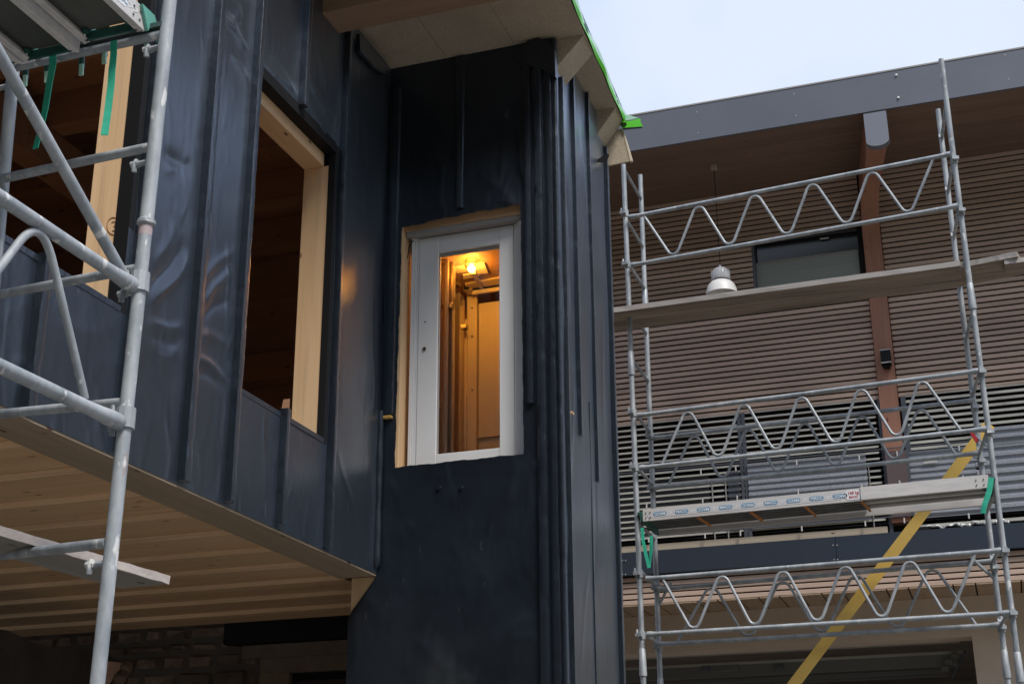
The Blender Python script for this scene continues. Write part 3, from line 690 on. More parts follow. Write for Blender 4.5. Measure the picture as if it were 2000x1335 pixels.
top = [e0[2]+.02+.03*math.sin(i*1.7) for i in range(22)]
V1 = [(-6.6, y, -H) for y in ys_]+[(-6.6, y, t) for y, t in zip(ys_, top)]+[(-7.1, y, t+.01) for y, t in zip(ys_, top)]+[(-7.1, y, -H) for y in ys_]
n = 22
stub.add(V1, [(r*n+i, r*n+i+1, ((r+1) % 4)*n+i+1, ((r+1) % 4)*n+i) for r in range(4) for i in range(n-1)]+[(0, n, 2*n, 3*n), (n-1, 4*n-1, 3*n-1, 2*n-1)])
stub.build('wall_core', mat('dark_rubble', (.045,.036,.03), .95, var=(.025,.02,.017), vscale=(4,4,4), bump=.6, bscale=20), ob_)  # core in a mottled near-black brown
q = [ax_(px, py, -6.592) for (px, py) in ((208,1290),(235,1293),(252,1296),(249,1305),(232,1308),(224,1318),(214,1335),(208,1335))]
MB().prism([tuple(p) for p in q], (-.03, 0, 0)).build('plaster_patch', mat('pink_plaster', (.50,.34,.28), .9, var=(.40,.26,.2), vscale=(9,9,9), bump=.4, bscale=30), ob_)
for i, (px, py, r) in enumerate(((243,1306,.05),(238,1318,.05),(250,1300,.04),(231,1328,.06))):
    a = ax_(px, py, -6.58); bm = bmesh.new(); bmesh.ops.create_icosphere(bm, subdivisions=2, radius=r)
    r3 = random.Random(i)
    for v in bm.verts: v.co *= r3.uniform(.8, 1.15)
    m_ = MB().add([(a[0]+v.co.x, a[1]+v.co.y, a[2]+v.co.z) for v in bm.verts], [[v.index for v in f.verts] for f in bm.faces]); bm.free()
    m_.build('stone', STONE, ob_)

# =================================================================== RIGHT BUILDING
YW = 14.90; YFa = 13.50; XLB, XRB = -9.0, 6.5
bld = thing('apartment_house', 'brown slatted timber apartment house with a grey roof edge, balcony and garage', 'house', (-1, YW+2, -H))
ZS = 7.41
MB().box(XLB, XRB, YFa-.03, YFa, ZS-.02, 7.83).build('fascia', FASC, bld)
MB().box(XLB, XRB, YFa-.035, YFa-.031, 7.822, 7.84).build('drip_edge', GREYT, bld)
MB().box(XLB, XRB, YFa+.001, YW+3, ZS+.25, ZS+.4).build('roof', BAND, bld)
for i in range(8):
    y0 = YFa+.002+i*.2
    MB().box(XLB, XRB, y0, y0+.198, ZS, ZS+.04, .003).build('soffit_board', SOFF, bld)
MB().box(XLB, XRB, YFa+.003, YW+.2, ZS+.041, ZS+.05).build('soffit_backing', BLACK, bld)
rv = None
for (px, py) in ((1361,219),(1363,260),(1551,184),(1555,226),(1751,147),(1755,191),(1963,108),(1970,155)):
    a = ay_(px, py, YFa-.03)
    if rv is None:
        rv = MB().path([(a[0], YFa-.03, a[2]), (a[0], YFa-.034, a[2])], .006, 8).build('screw', ALU, bld); ra = a
    else: clone(rv, (a[0]-ra[0], 0, a[2]-ra[2]))
for (px, py) in ((1751,147),(1755,191)):
    a = ay_(px, py, YFa-.03); MB().path([(a[0], YFa-.037, a[2]), (a[0], YFa-.043, a[2])], .012, 10).build('screw', LAMPW, bld)
for i in range(20):
    z = 3.43+i*.0655
    if i == 0: rsl = MB().box(-5.2, 4.2, YW+.30, YW+.33, 0, .012).build('rear_slat', DARKP, bld); rz0 = z; rsl.location.z += z
    else: clone(rsl, (0, 0, z-rz0))
# --- wall behind the boards and cladding boards
PX0, PX1 = -.942, -.750           # post
WX0, WZ0, WZ1 = ay_(1467, 482, YW)[0], 6.07, 6.76
MB().box(XLB, WX0-.02, YW+.06, YW+.2, 4.72, ZS).build('wall_backing', BLACK, bld)
MB().box(PX1-.1, XRB, YW+.06, YW+.2, 4.72, ZS).build('wall_backing', BLACK, bld)
MB().box(WX0-.021, PX1-.099, YW+.06, YW+.2, 4.72, WZ0-.03).build('wall_backing', BLACK, bld)
MB().box(WX0-.021, PX1-.099, YW+.06, YW+.2, WZ1+.02, ZS).build('wall_backing', BLACK, bld)
PT = .0645; nb_ = int((ZS-4.715)/PT)
protos = {}
def board(x0, x1, z, h=.045, y=YW):
    key = (round(x0, 3), round(x1, 3), h)
    if key not in protos:
        o = MB().box(x0, x1, y, y+.024, 0, h, .003).build('cladding_board', CLAD, bld); protos[key] = (o, o.location.copy()); o.location = o.location+Vector((0, 0, z)); return o
    o, l0 = protos[key]; c = o.copy(); COL.objects.link(c); c.location = l0+Vector((0, random.uniform(-.0015, .0015), z)); return c
for i in range(nb_+1):
    z = 4.715+i*PT
    if z+.05 > ZS: break
    if WZ0-.06 < z < WZ1: board(-5.2, WX0, z)
    else: board(-5.2, PX0-.006, z)
    board(PX1+.006, 4.2, z)
# window
MB().box(WX0, PX0-.003, YW+.12, YW+.14, WZ0-.02, WZ1).build('window_pane', GLASSD, bld)
b1 = ay_(1473, 519, YW+.08); b2 = ay_(1676, 489, YW+.08)
MB().box(b1[0], b2[0], YW+.07, YW+.085, WZ0-.02, (b1[2]+b2[2])/2).build('roller_blind', BLIND, bld)
MB().box(b1[0], b2[0], YW+.062, YW+.09, (b1[2]+b2[2])/2, (b1[2]+b2[2])/2+.015).build('blind_rail', GREYT, bld)
MB().box(WX0, WX0+.03, YW+.0, YW+.12, WZ0-.02, WZ1).build('window_frame', DARKP, bld)
MB().box(b2[0]+.01, PX0-.003, YW+.02, YW+.12, WZ0-.02, WZ1).build('window_frame', BLACK, bld)
a = ay_(1610, 465, YW+.08); MB().box(a[0]-.05, a[0]+.05, YW+.08, YW+.1, a[2]-.006, a[2]+.006).build('window_handle', ALU, bld)
# post and curved beam
prof = [(YW-.045, 3.36), (YW-.045, 6.55)]
cpz = ay_(1711, 286, YFa-.05)[2]
for i in range(11):
    t = i/10*math.pi/2; prof.append((YW-.045-.55*(1-math.cos(t)), 6.55+(cpz+.06-6.55)*math.sin(t)))
prof += [(YFa+.02, cpz+.02), (YFa+.02, ZS-.002), (YW+.14, ZS-.002), (YW+.14, 3.36)]
cx0, cx1 = ay_(1689, 250, YFa-.05)[0], ay_(1734, 250, YFa-.05)[0]; zc0 = cpz; zc1 = ZS-.055
skw = lambda y: ((cx0+cx1)/2-(PX0+PX1)/2)*max(0, (YW-.05-y)/(YW-YFa))
mp_ = MB(); nP = len(prof)
PV = [(PX0+skw(y), y, z) for y, z in prof]+[(PX1+skw(y), y, z) for y, z in prof]
mp_.add(PV, [tuple(range(nP-1,-1,-1)), tuple(range(nP,2*nP))]+[(i,(i+1)%nP,nP+(i+1)%nP,nP+i) for i in range(nP)]).build('glulam_post', GLU, bld)
ca = []; rr_ = (cx1-cx0)/2
for i in range(13):
    t = math.pi+i/12*math.pi; ca.append(((cx0+cx1)/2+rr_*math.cos(t), YFa-.06, zc0+rr_*.55+rr_*.55*math.sin(t)))
ca += [(cx1, YFa-.06, zc1), (cx0, YFa-.06, zc1)]
MB().prism(ca, (0, .09, 0)).build('beam_end_cap', mat('beam_cap_metal', (.19,.205,.24), .45, .2), bld)
MB().box(cx0+.005, cx1-.005, YFa-.035, YFa+.05, zc1+.001, ZS-.021).build('shadow_gap', BLACK, bld)
# --- balcony level
ZSL = 3.255
MB().box(XLB, XRB, YW-.06, YW-.04, 3.003, ZSL).build('slab_fascia', BAND, bld)
MB().box(XLB, XRB, YW-.035, YW+2.6, 3.01, ZSL-.01).build('balcony_slab', DARKP, bld)
a = ay_(1633, 1070, YW-.06)
MB().box(a[0]-.002, a[0]+.002, YW-.0625, YW-.0605, 3.003, ZSL).build('fascia_joint', BLACK, bld)
rv = None
for (px, py) in ((1216,1094),(1222,1094),(1216,1121),(1222,1121),(1627,1064),(1635,1064),(1629,1092),(1636,1092)):
    a = ay_(px, py, YW-.06)
    if rv is None: rv = MB().path([(a[0], YW-.0601, a[2]), (a[0], YW-.067, a[2])], .006, 8).build('screw', ALU, bld); ra = a
    else: clone(rv, (a[0]-ra[0], 0, a[2]-ra[2]))
MB().box(XLB, PX0-.05, YW-.03, YW+.03, ZSL+.002, ZSL+.075).build('bottom_rail', wood('pale_larch_rail', (.50,.42,.32), (.42,.35,.26), 0), bld)
MB().box(PX1+.05, XRB, YW-.03, YW+.03, ZSL+.03, ZSL+.062).build('bottom_rail', SLATB, bld)
f0 = ay_(1810, 1031, YW-.05); f1 = ay_(1972, 1021, YW-.05)
MB().path([(f0[0]+(f1[0]-f0[0])*t, YW-.045+.008*math.sin(t*40), ZSL+.028+.012*math.sin(t*23)+.008*math.sin(t*57)) for t in np.linspace(0,1,60)], .02, 8,
          radii=[.008+(.009+.006*math.sin(i*2.3) if i > 22 else .002) for i in range(60)]).build('foil_wrap', FOIL, bld, smooth=True)
a = ay_(1803, 1032, YW-.05); MB().box(a[0]-.07, a[0]+.06, YW-.055, YW-.025, ZSL+.002, ZSL+.035).build('rail_stop', BLACK, bld)
# slats of the balustrade
sl_p = None
for i in range(21):
    z = 3.40+i*.0655
    for (x0, x1, hh) in ((-5.2, PX0-.06, .020), (PX1+.07, 4.2, .028)):
        key = ('s', x0)
        if key not in protos:
            o = MB().box(x0, x1, YW, YW+.012, 0, hh).build('balustrade_slat', SLATB, bld); protos[key] = (o, o.location.copy()); o.location = o.location+Vector((0,0,z))
        else:
            o, l0 = protos[key]; c = o.copy(); COL.objects.link(c); c.location = l0+Vector((0,0,z))
def vpost(px0, px1, py, z0, z1, y=YW-.012, m=DARKP, dep=.05, name='balustrade_post'):
    a = ay_(px0, py, y)[0]; b = ay_(px1, py, y)[0]
    return MB().box(a, b, y, y+dep, z0, z1, .002).build(name, m, bld)
vpost(1447, 1453.5, 940, ZSL, 4.72); vpost(1455, 1462, 940, ZSL, 4.72)
vpost(1719, 1726, 850, ZSL, 4.72); vpost(1766, 1776, 850, ZSL+.5, 4.72)
vpost(1390, 1392.5, 960, ZSL, 3.98, y=YW-.02, m=GREYT, dep=.012, name='tie_rod'); vpost(1416.5, 1419, 960, ZSL, 3.98, y=YW-.02, m=GREYT, dep=.012, name='tie_rod')
vpost(1698, 1700, 940, ZSL, 3.98, y=YW-.02, m=GREYT, dep=.012, name='tie_rod')
# corrugated perforated panels in front of the slats
def corr(px0, px1, py, z0, z1, y=YW-.03, name='perforated_panel', m=MESHP, pitch=.0655, dp=.014):
    a = ay_(px0, py, y)[0]; b = ay_(px1, py, y)[0]; prf = []
    z = z0
    while z < z1:
        prf += [(y, z), (y, z+pitch*.38), (y-dp, z+pitch*.5), (y-dp, z+pitch*.88)]; z += pitch
    vs = [(a, yy, zz) for yy, zz in prf]+[(b, yy, zz) for yy, zz in prf]; n = len(prf)
    return MB().add(vs, [(i, i+1, n+i+1, n+i) for i in range(n-1)]).build(name, m, bld, fixn=False)
zpt = ay_(1600, 903, YW)[2]; zpb = ZSL+.16
corr(1100, 1387, 980, zpb, zpt-.03, y=YW+.035, m=DARKP); corr(1423, 1446, 960, zpb, zpt-.02, y=YW-.02, m=DARKP); corr(1463, 1697, 960, zpb, zpt, y=YW-.02)
corr(1779, 1925, 930, zpb-.03, zpt+.02, y=YW-.02); corr(1905, 2300, 900, zpb-.03, zpt+.20, pitch=.09, dp=.02, y=YW-.02)
a = ay_(1728, 960, YW-.06)[0]; b = ay_(1764, 960, YW-.06)[0]
MB().box(PX0+.002, PX1+.02, YW-.066, YW-.062, ZSL+.16, ay_(1740, 884, YW)[2]).build('tinted_sheet', mat('tinted_mesh_sheet', (.12,.085,.085), .5, .2, var=(.15,.11,.11), vscale=(60,60,60)), bld)
a = ay_(1765, 950, YW-.06)[0]; b = ay_(1781, 950, YW-.06)[0]
MB().box(PX1+.022, b+.0, YW-.066, YW-.05, ZSL+.16, ay_(1770, 880, YW)[2]).build('panel_edge', DARKP, bld)
a0 = ay_(1804, 905, YW-.05); MB().box(a0[0], a0[0]+.14, YW-.055, YW-.047, a0[2]-.0, a0[2]+.022).build('data_plate', ALU, bld)
# fixing pins in rows
rv = None
for (px, py) in ((1261,933),(1369,921),(1437,915),(1556,903),(1678,893),(1752,886),(1873,875),
                 (1263,987),(1372.5,978),(1440,972),(1559,960),(1683,950),(1757,943),(1881,933),
                 (1267,1054),(1377,1046),(1446,1041),(1566,1032),(1690,1022),(1766,1016),(1892,1007)):
    a = ay_(px, py, YW-.07)
    if rv is None: rv = MB().path([(a[0], YW-.075, a[2]-.027), (a[0], YW-.075, a[2]+.027)], .0085, 8).build('fixing_pin', ALU, bld, smooth=True); ra = a
    else: clone(rv, (a[0]-ra[0], 0, a[2]-ra[2]))
    if py in (987,978,972,960,950,943,933): pass
for pyl, pyr in ((1052, 1005), (926, 868)):
    a = ay_(1200, pyl, YW-.06); MB().box(-5.2, 4.2, YW-.072, YW-.062, a[2]-.006, a[2]+.006).build('fixing_rail', DARKP, bld)
# balcony interior
MB().box(XLB, XRB, YW+2.3, YW+2.4, ZSL, 4.9).build('balcony_rear_glazing', GLASSD, bld)
MB().box(XLB, XRB, YW+.21, YW+2.5, 4.75, 4.9).build('balcony_ceiling', SOFF, bld)
# dark planting seen between the slats on the left
# lower boards
for i in range(5):
    board(-5.2, 4.2, 2.692+i*.0625, .047, YW)
MB().box(XLB, XRB, YW+.03, YW+.1, 2.69, 3.005).build('wall_backing', BLACK, bld)
YG = 15.54
bp = None
for i in range(46):
    x = -5.2+i*.218
    if bp is None: bp = MB().box(x, x+.203, YW+.002, YG, 2.675, 2.690, .002).build('soffit_board', wood('soffit_board_wood', (.42,.30,.20), (.36,.25,.16), 1), bld); bx = x
    else: clone(bp, (x-bx, 0, 0))
MB().box(-5.3, 5, YW+.03, YG+.3, 2.692, 2.70).build('soffit_backing', BLACK, bld)
ZG = 2.26; XG = -.30
MB().box(XLB, XG, YG, YG+.32, ZG, 2.674).build('garage_lintel', STUC, bld)
MB().box(XG, XRB, YG, YG+.32, -H, 2.674).build('garage_wall', STUC, bld)
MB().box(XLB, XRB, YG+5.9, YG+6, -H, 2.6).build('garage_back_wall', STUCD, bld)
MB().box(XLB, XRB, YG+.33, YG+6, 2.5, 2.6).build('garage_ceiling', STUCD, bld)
GP = mat('garage_door_panel', (.36,.34,.29), .6, var=(.30,.28,.24), vscale=(1,9,9)); GPD = mat('grey_track_steel', (.15,.155,.145), .5, .3)
def gb(pxl, pyl, y, h, dep, m, name, x1=None, xl=-5.5):
    a = ay_(pxl, pyl, y); return MB().box(xl, (XG-.25 if x1 is None else x1), y, y+dep, a[2]-h, a[2], .003).build(name, m, bld)
gb(1600, 1264, YG+.40, .022, .03, GP, 'door_track', XG-.14); gb(1600, 1283, YG+.62, .028, .04, GP, 'door_track', XG-.12)
gb(1600, 1287, YG+.66, .14, .05, GPD, 'door_panel', XG-.20); gb(1600, 1316, YG+.95, .05, .04, GPD, 'door_panel', XG-.3)
gb(1600, 1326, YG+1.3, .03, .04, GPD, 'door_panel', XG-.3)
a = ay_(1415, 1303, YG+.64); MB().box(a[0]-.16, a[0]+.16, YG+.62, YG+.655, a[2]-.04, a[2]+.03, .006).build('lock_case', GPD, bld)
for px in (1378, 1522): 
    a = ay_(px, 1302, YG+.64); MB().box(a[0]-.05, a[0]+.05, YG+.62, YG+.655, a[2]-.03, a[2]+.02, .004).build('roller_bracket', DARKP, bld)
for (px, py) in ((1865,1278),(1853,1290),(1847,1303)):
    a = ay_(px, py, YG+.6); MB().box(a[0]-.045, a[0]+.03, YG+.58, YG+.62, a[2]-.04, a[2]+.02, .004).build('roller_bracket', GPD, bld)
a = ay_(1885, 1271, YG+.5); b = ay_(1860, 1325, YG+1.0)
MB().tube(a, b, .012).build('spring_cable', DARKP, bld)

# wall lamp on the post
a = ay_(1730, 697, YW-.13)
wl = thing('wall_lamp', 'small black box lamp with two grey bands on the reddish timber post', 'lamp', (a[0], YW-.05, a[2]))
MB().box(a[0]-.052, a[0]+.052, YW-.16, YW-.06, a[2]-.085, a[2]+.085, .004).build('lamp_body', DARKP if False else BLACK, wl)
for dz in (-.068, .075): MB().box(a[0]-.054, a[0]+.054, YW-.162, YW-.06, a[2]+dz-.005, a[2]+dz+.004).build('metal_band', ALU, wl)
MB().box(a[0]-.035, a[0]+.035, YW-.13, YW-.047, a[2]-.11, a[2]-.086).build('lamp_foot', BLACK, wl)
# pendant lamp
c0 = az_(1394, 322, ZS); yl = c0[1]; l0 = ay_(1409, 560, yl)
pn = thing('pendant_lamp', 'white dome pendant lamp hanging on a thin cable under the brown roof soffit', 'lamp', (c0[0], yl, ZS))
MB().box(c0[0]-.035, c0[0]+.035, yl-.035, yl+.035, ZS-.06, ZS-.001, .008).build('ceiling_rose', OSB, pn)
MB().tube((c0[0], yl, ZS-.06), (c0[0]+.002, yl, l0[2]+.25), .004, 6).build('cable', BLACK, pn)
zc = l0[2]
MB().lathe([(.004,.26),(.012,.255),(.016,.225),(.06,.215),(.085,.19),(.098,.15),(.102,.085),(.095,.075)], (c0[0], yl, zc), 28).build('lamp_housing', LAMPG, pn, smooth=True)
for k in range(20):
    t = 2*math.pi*k/20; MB().box(c0[0]+.100*math.cos(t)-.003, c0[0]+.100*math.cos(t)+.003, yl+.1*math.sin(t)-.003, yl+.1*math.sin(t)+.003, zc+.09, zc+.18).build('housing_rib', LAMPG, pn)
MB().lathe([(.095,.075),(.088,.068),(.09,.06)], (c0[0], yl, zc), 28).build('rubber_ring', BLACK, pn, smooth=True)
MB().lathe([(.088,.064),(.115,.05),(.145,.015),(.165,-.04),(.172,-.09),(.166,-.09),(.158,-.04),(.138,.01),(.09,.05)], (c0[0], yl, zc), 32).build('lamp_shade', LAMPW, pn, smooth=True)

# =================================================================== SCAFFOLDS
def coupler(p, parent, dirv=(0,-1,0)):
    m = MB(); p = Vector(p)
    m.path([p+Vector((0,0,-.035)), p+Vector((0,0,.035))], .033, 10)
    d = Vector(dirv).normalized(); q = p+d*.045
    s = d.cross(Vector((0,0,1)))
    m.beam(q-s*.03, q+s*.03, .03, .03); m.path([q+s*.02-Vector((0,0,.02)), q+s*.02+Vector((0,0,.05))], .009, 6)
    return m.build('coupler', GALVL, parent, smooth=False)
def zig(a0, b0, a1, b1, n_half, start_top, t0, t1, r=.0135):
    """bent rod between top chord a0-a1 and bottom chord b0-b1"""
    a0, b0, a1, b1 = map(Vector, (a0, b0, a1, b1)); pts = []; K = n_half
    step = (t1-t0)/K; raw = []
    def Pt(t, v):      # v: 1 top, 0 bottom
        return (b0.lerp(b1, t)).lerp(a0.lerp(a1, t), v)
    out = []
    for i in range(K+1):
        t = t0+i*step; top = (i % 2 == 0) == start_top; v = .93 if top else .07
        if i in (0, K): out.append(Pt(t, .97 if top else .03)); continue
        # rounded bend
        for j in range(-4, 5):
            ph = j/4; tt = t+ph*step*.22; lift = (1-math.sqrt(max(0, 1-(ph*.92)**2)))*.17
            out.append(Pt(tt, v-lift if top else v+lift))
    return MB().path(out, r, 8).build('zigzag_rod', GALV, None, smooth=True)
def girder(parent, tl, tr, bl_, br_, n_half, start_top, t0=.05, t1=.95, r=.0205):
    for p, q in ((tl, tr), (bl_, br_)):
        p = Vector(p); q = Vector(q); d = (q-p).normalized(); L = (q-p).length
        pts = [p+d*x for x in (.0, .03, .06, .10, L-.10, L-.06, L-.03, L)]
        m = MB().path(pts, r, 12, radii=[.026,.027,.023,r,r,.023,.027,.026]); m.build('guard_rail', GALV, parent, smooth=True)
    z = zig(tl, bl_, tr, br_, n_half, start_top, t0, t1); attach(z, parent)
# ---------- right scaffold
sr = thing('scaffold', 'galvanised steel scaffold bay with zigzag guard rails before the slatted house', 'scaffold', (-1.4, 12.7, -H))
def Yfr(z): return 12.42-(z-1.2)*.065
def on(px, py, y): return ay_(px, py, y)
FLt = on(1217.7, 322, 12.37); FLb = on(1257, 1335, 12.37); dF = (FLb-FLt)/(FLb[2]-FLt[2])
def ext(p, q, z): return p+(q-p)*((z-p[2])/(q[2]-p[2]))
FRt = on(1838, 116, 12.02); FRb = on(1994, 1335, 12.40)
BLt = on(1250.5, 342, 13.1); BLb = on(1290, 1335, 13.1)
BRt = on(1832, 214, 12.80); BRb = on(1969, 1335, 13.12)
poles = {'FL': (FLt, FLb), 'FR': (FRt, FRb), 'BL': (BLt, BLb), 'BR': (BRt, BRb)}
def pole_at(k, z): t, b = poles[k]; return ext(t, b, z)
joints = {'FL': (4.42, 1.62), 'FR': (4.6, 1.43), 'BL': (5.35, 1.45), 'BR': (1.55,)}
for k, (t, b) in poles.items():
    g_ = ext(t, b, -H)
    p = MB().path([t, g_], .0245, 14); p.build('standard', GALVL if k == 'FR' else GALV, sr, smooth=True)
    for zj in joints[k]:
        c = ext(t, b, zj); dd = (Vector(t)-Vector(b)).normalized()
        MB().path([Vector(c)-dd*.02, Vector(c)-dd*.012, Vector(c)+dd*.012, Vector(c)+dd*.22, Vector(c)+dd*.225], .03, 14, radii=[.0265,.034,.034,.0285,.0245]).build('sleeve', GALV, sr, smooth=True)
# ladder-like transoms
for (f, b_) in (('FL','BL'), ('FR','BR')):
    for z in (6.60, 6.05, 5.58, 5.09, 4.58, 4.05, 3.52, 2.98, 2.54, 1.99, 1.2):
        p = Vector(pole_at(f, z)); q = Vector(pole_at(b_, z))
        MB().tube(p, q, .016, 8).build('transom', GALVL if f == 'FR' else GALV, sr, smooth=True)
        e = q+Vector((-.006, -.03, .01)); MB().beam(e, e+Vector((0,.02,.05)), .03, .015).build('hook', GALV, sr)
rows = [ # top-left px, top-right px, bottom-left px, bottom-right px, front?, n, start_top
 ((1229,424.4),(1856,301),(1233,518),(1871,402),'F',10,True,.05,.95),
 ((1245.6,811),(1911,724),(1249.7,913.4),(1927,837),'F',10,False,.07,.93),
 ((1262,1129.6),(1956,1074),(1264,1238),(1972,1196),'F',10,True,.05,.93),
 ((1274,855.5),(1904,781),(1276,952),(1914,884),'B',10,False,.05,.93),
 ((1284,1150),(1945,1094),(1286,1257.5),(1956,1219),'B',8,False,.06,.93)]
for (tl, tr, b0, b1, fb, nn, st, t0, t1) in rows:
    yl_, yr = (12.36, None) if fb == 'F' else (13.08, None)
    def end(px, py):
        k = 'FR' if fb == 'F' else 'BR'; y = 12.2 if fb == 'F' else 13.0
        for _i in range(4):
            P = on(px, py, y); y = pole_at(k, P[2])[1]-.03
        return on(px, py, y)
    girder(sr, on(*tl, yl_-.03), end(*tr), on(*b0, yl_-.03), end(*b1), nn, st, t0, t1)
for k, zs in (('FL', (6.12,5.57,4.05,3.52,2.53,1.98)), ('FR', (6.02,5.52,4.03,3.5,2.49,1.98)), ('BL', (4.03,3.5,2.53,1.98)), ('BR', (3.95,3.45,2.5,1.98))):
    for z in zs: coupler(pole_at(k, z-.02), sr, (-.3 if k[1] == 'L' else .3, -1, 0))
# corner braces at deck level
a = on(1310, 1136, 13.08); b = pole_at('BL', 2.32); MB().tube(a, b, .014, 8).build('corner_brace', GALV, sr, smooth=True)
a = on(1895, 1087, 13.0); b = pole_at('BR', 2.38); MB().tube(a, b, .016, 8).build('corner_brace', GALVL, sr, smooth=True)
a = pole_at('FR', 1.42); b = pole_at('BR', 1.12); MB().tube(a, b, .016, 8).build('corner_brace', GALVL, sr, smooth=True)
a = on(1905, 850, 12.9); b = on(1928, 870, 12.6); MB().path([a, a*.5+b*.5+np.array([.02,0,-.03]), b], .008, 8).build('wire_loop', GALV, sr, smooth=True)
a = on(1903, 852, 12.86); MB().beam(a+np.array([-.03,0,.06]), a+np.array([.02,0,-.05]), .035, .03).build('red_lock', RED, sr)

# aluminium deck
dk = thing('aluminium_deck', 'extendable aluminium deck plank with blue and white stickers on the right scaffold', 'scaffold deck', (-1.4, 12.6, 3.0))
P0 = on(1256, 995, 12.33); P1 = on(1256, 1018, 12.33); Q0 = on(1930, 931, 12.22); Q1 = on(1930, 951, 12.22)
M0 = on(1683, 953, 12.26)
L0 = Vector((P0[0], 12.33, (P0[2]+P1[2])/2)); L1 = Vector((Q0[0], 12.22, (Q0[2]+Q1[2])/2)); dv = (L1-L0).normalized()
hh = P0[2]-P1[2]; tM = (M0[0]-L0.x)/(L1.x-L0.x); Mid = L0.lerp(L1, tM)
MB().beam(L0, Mid, .03, hh, side=(0,1,0)).build('side_rail', ALU, dk)
sR = MB().beam(Mid+Vector((-.01,-.006,.004)), L1+Vector((0,-.006,.004)), .042, hh*1.02, side=(0,1,0)).build('side_rail', ALU, dk)
MB().beam(L0+Vector((0,.60,0)), L1+Vector((0,.60,0)), .03, hh, side=(0,1,0)).build('side_rail', ALU, dk)
for j in range(6):
    o_ = .05+j*.092
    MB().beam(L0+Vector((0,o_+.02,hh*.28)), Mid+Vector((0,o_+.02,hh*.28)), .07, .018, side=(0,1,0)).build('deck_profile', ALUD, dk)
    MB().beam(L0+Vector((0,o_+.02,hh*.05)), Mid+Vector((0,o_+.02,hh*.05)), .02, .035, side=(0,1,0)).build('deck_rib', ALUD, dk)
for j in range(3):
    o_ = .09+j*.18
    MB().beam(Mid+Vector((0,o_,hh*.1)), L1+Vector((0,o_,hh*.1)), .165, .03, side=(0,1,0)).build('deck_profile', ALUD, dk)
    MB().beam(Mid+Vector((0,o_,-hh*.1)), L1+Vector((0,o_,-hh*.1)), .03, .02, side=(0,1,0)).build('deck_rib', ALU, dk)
for t in (.20, .40, .60, .80-.0):
    c = L0.lerp(Mid, min(1, t*1.24)); MB().beam(c+Vector((0,.03,-hh*.45)), c+Vector((.03,.52,-hh*.25)), .018, .02).build('tension_strap', ORNG, dk)
for (c, s) in ((L0, 1), (L1, -1)):
    MB().box(c.x-.03*(s > 0)-.0, c.x+.03*(s < 0)+.004, c.y-.01, c.y+.58, c.z-hh*.5, c.z+hh*.35, .004).build('end_bracket', GREENM, dk)
    MB().beam(c+Vector((-.05*s,.02,hh*.3)), c+Vector((.05*s,.02,-hh*.6)), .05, .02).build('end_hook', GREENM, dk)
rvt = None
for i in range(2):
    for jz in (-.022, .022):
        for c in (L0+dv*(.03+.04*i), L1-dv*(.04+.06*i)):
            p = c+Vector((0,-.018-.01*(c.x > -1),jz)); m = MB().path([p, p+Vector((0,-.006,0))], .006, 8).build('rivet', GPD, dk)
# printed stickers
def text_mesh(txt, size, m, name='printed_text'):
    cu = bpy.data.curves.new(name, 'FONT'); cu.body = txt; cu.size = size; cu.align_x = 'CENTER'; cu.align_y = 'CENTER'; cu.offset = size*.02
    to = bpy.data.objects.new(name, cu); COL.objects.link(to); bpy.context.view_layer.update()
    me = bpy.data.meshes.new_from_object(to.evaluated_get(bpy.context.evaluated_depsgraph_get())); COL.objects.unlink(to); bpy.data.objects.remove(to)
    me.materials.clear(); me.materials.append(m); me.name = name; return me
def put(me, pos, parent, xdir, flip=False, name='printed_text', nrm=(0,-1,0)):
    o = bpy.data.objects.new(name, me); COL.objects.link(o); x = Vector(xdir).normalized(); nn = Vector(nrm); nn = (nn-x*nn.dot(x)).normalized(); y = nn.cross(x)
    if flip: x = -x; y = -y
    Mx = Matrix((x, y, nn)).transposed().to_4x4(); o.parent = parent
    pw = parent.location; Mx.translation = Vector((pos[0], pos[1], pos[2]+H))-pw; o.matrix_local = Mx; return o
def quad(wd, ht, m, name, cut=0):
    me = bpy.data.meshes.new(name); c = min(ht*.3, wd*.2)
    me.from_pydata([(-wd/2,-ht/2+c,0),(-wd/2+c,-ht/2,0),(wd/2-c,-ht/2,0),(wd/2,-ht/2+c,0),(wd/2,ht/2-c,0),(wd/2-c,ht/2,0),(-wd/2+c,ht/2,0),(-wd/2,ht/2-c,0)], [], [tuple(range(8))])
    me.materials.append(m); return me
tx = text_mesh('MACC', .036, WPRINT); bq = quad(.125, .040, BLUE, 'sticker'); ch = text_mesh('>>', .06, WPRINT, 'printed_arrows'); wq = quad(1.0, .06, WPRINT, 'sticker')
nS = 9; frnt = Vector((0,-.016,0))
put(quad((Mid-L0).length-.2, .066, GPRINT, 'sticker'), L0.lerp(Mid,.47)+frnt+Vector((0,-.0006,0)), dk, dv, name='sticker')
Ls = (Mid-L0).length
for i in range(nS):
    s_ = .16+i*(Ls-.35)/(nS-1+.0)
    c = L0+dv*s_+frnt
    put(bq, c+Vector((0,-.0016,0)), dk, dv, name='sticker'); put(tx, c+Vector((0,-.003,0)), dk, dv, flip=(i % 2 == 0))
    if i < nS-1: put(ch, c+dv*.118+Vector((0,-.0016,0)), dk, dv, flip=(i % 3 == 1), name='printed_arrows')
c = Mid-dv*.075+frnt; put(quad(.15, .085, WPRINT, 'sticker'), c+Vector((0,-.0016,0)), dk, dv, name='sticker')
put(text_mesh('168 kg', .036, RPRINT), c+Vector((0,-.003,.017)), dk, dv); put(text_mesh('MAXI', .032, RPRINT), c+Vector((0,-.003,-.019)), dk, dv)

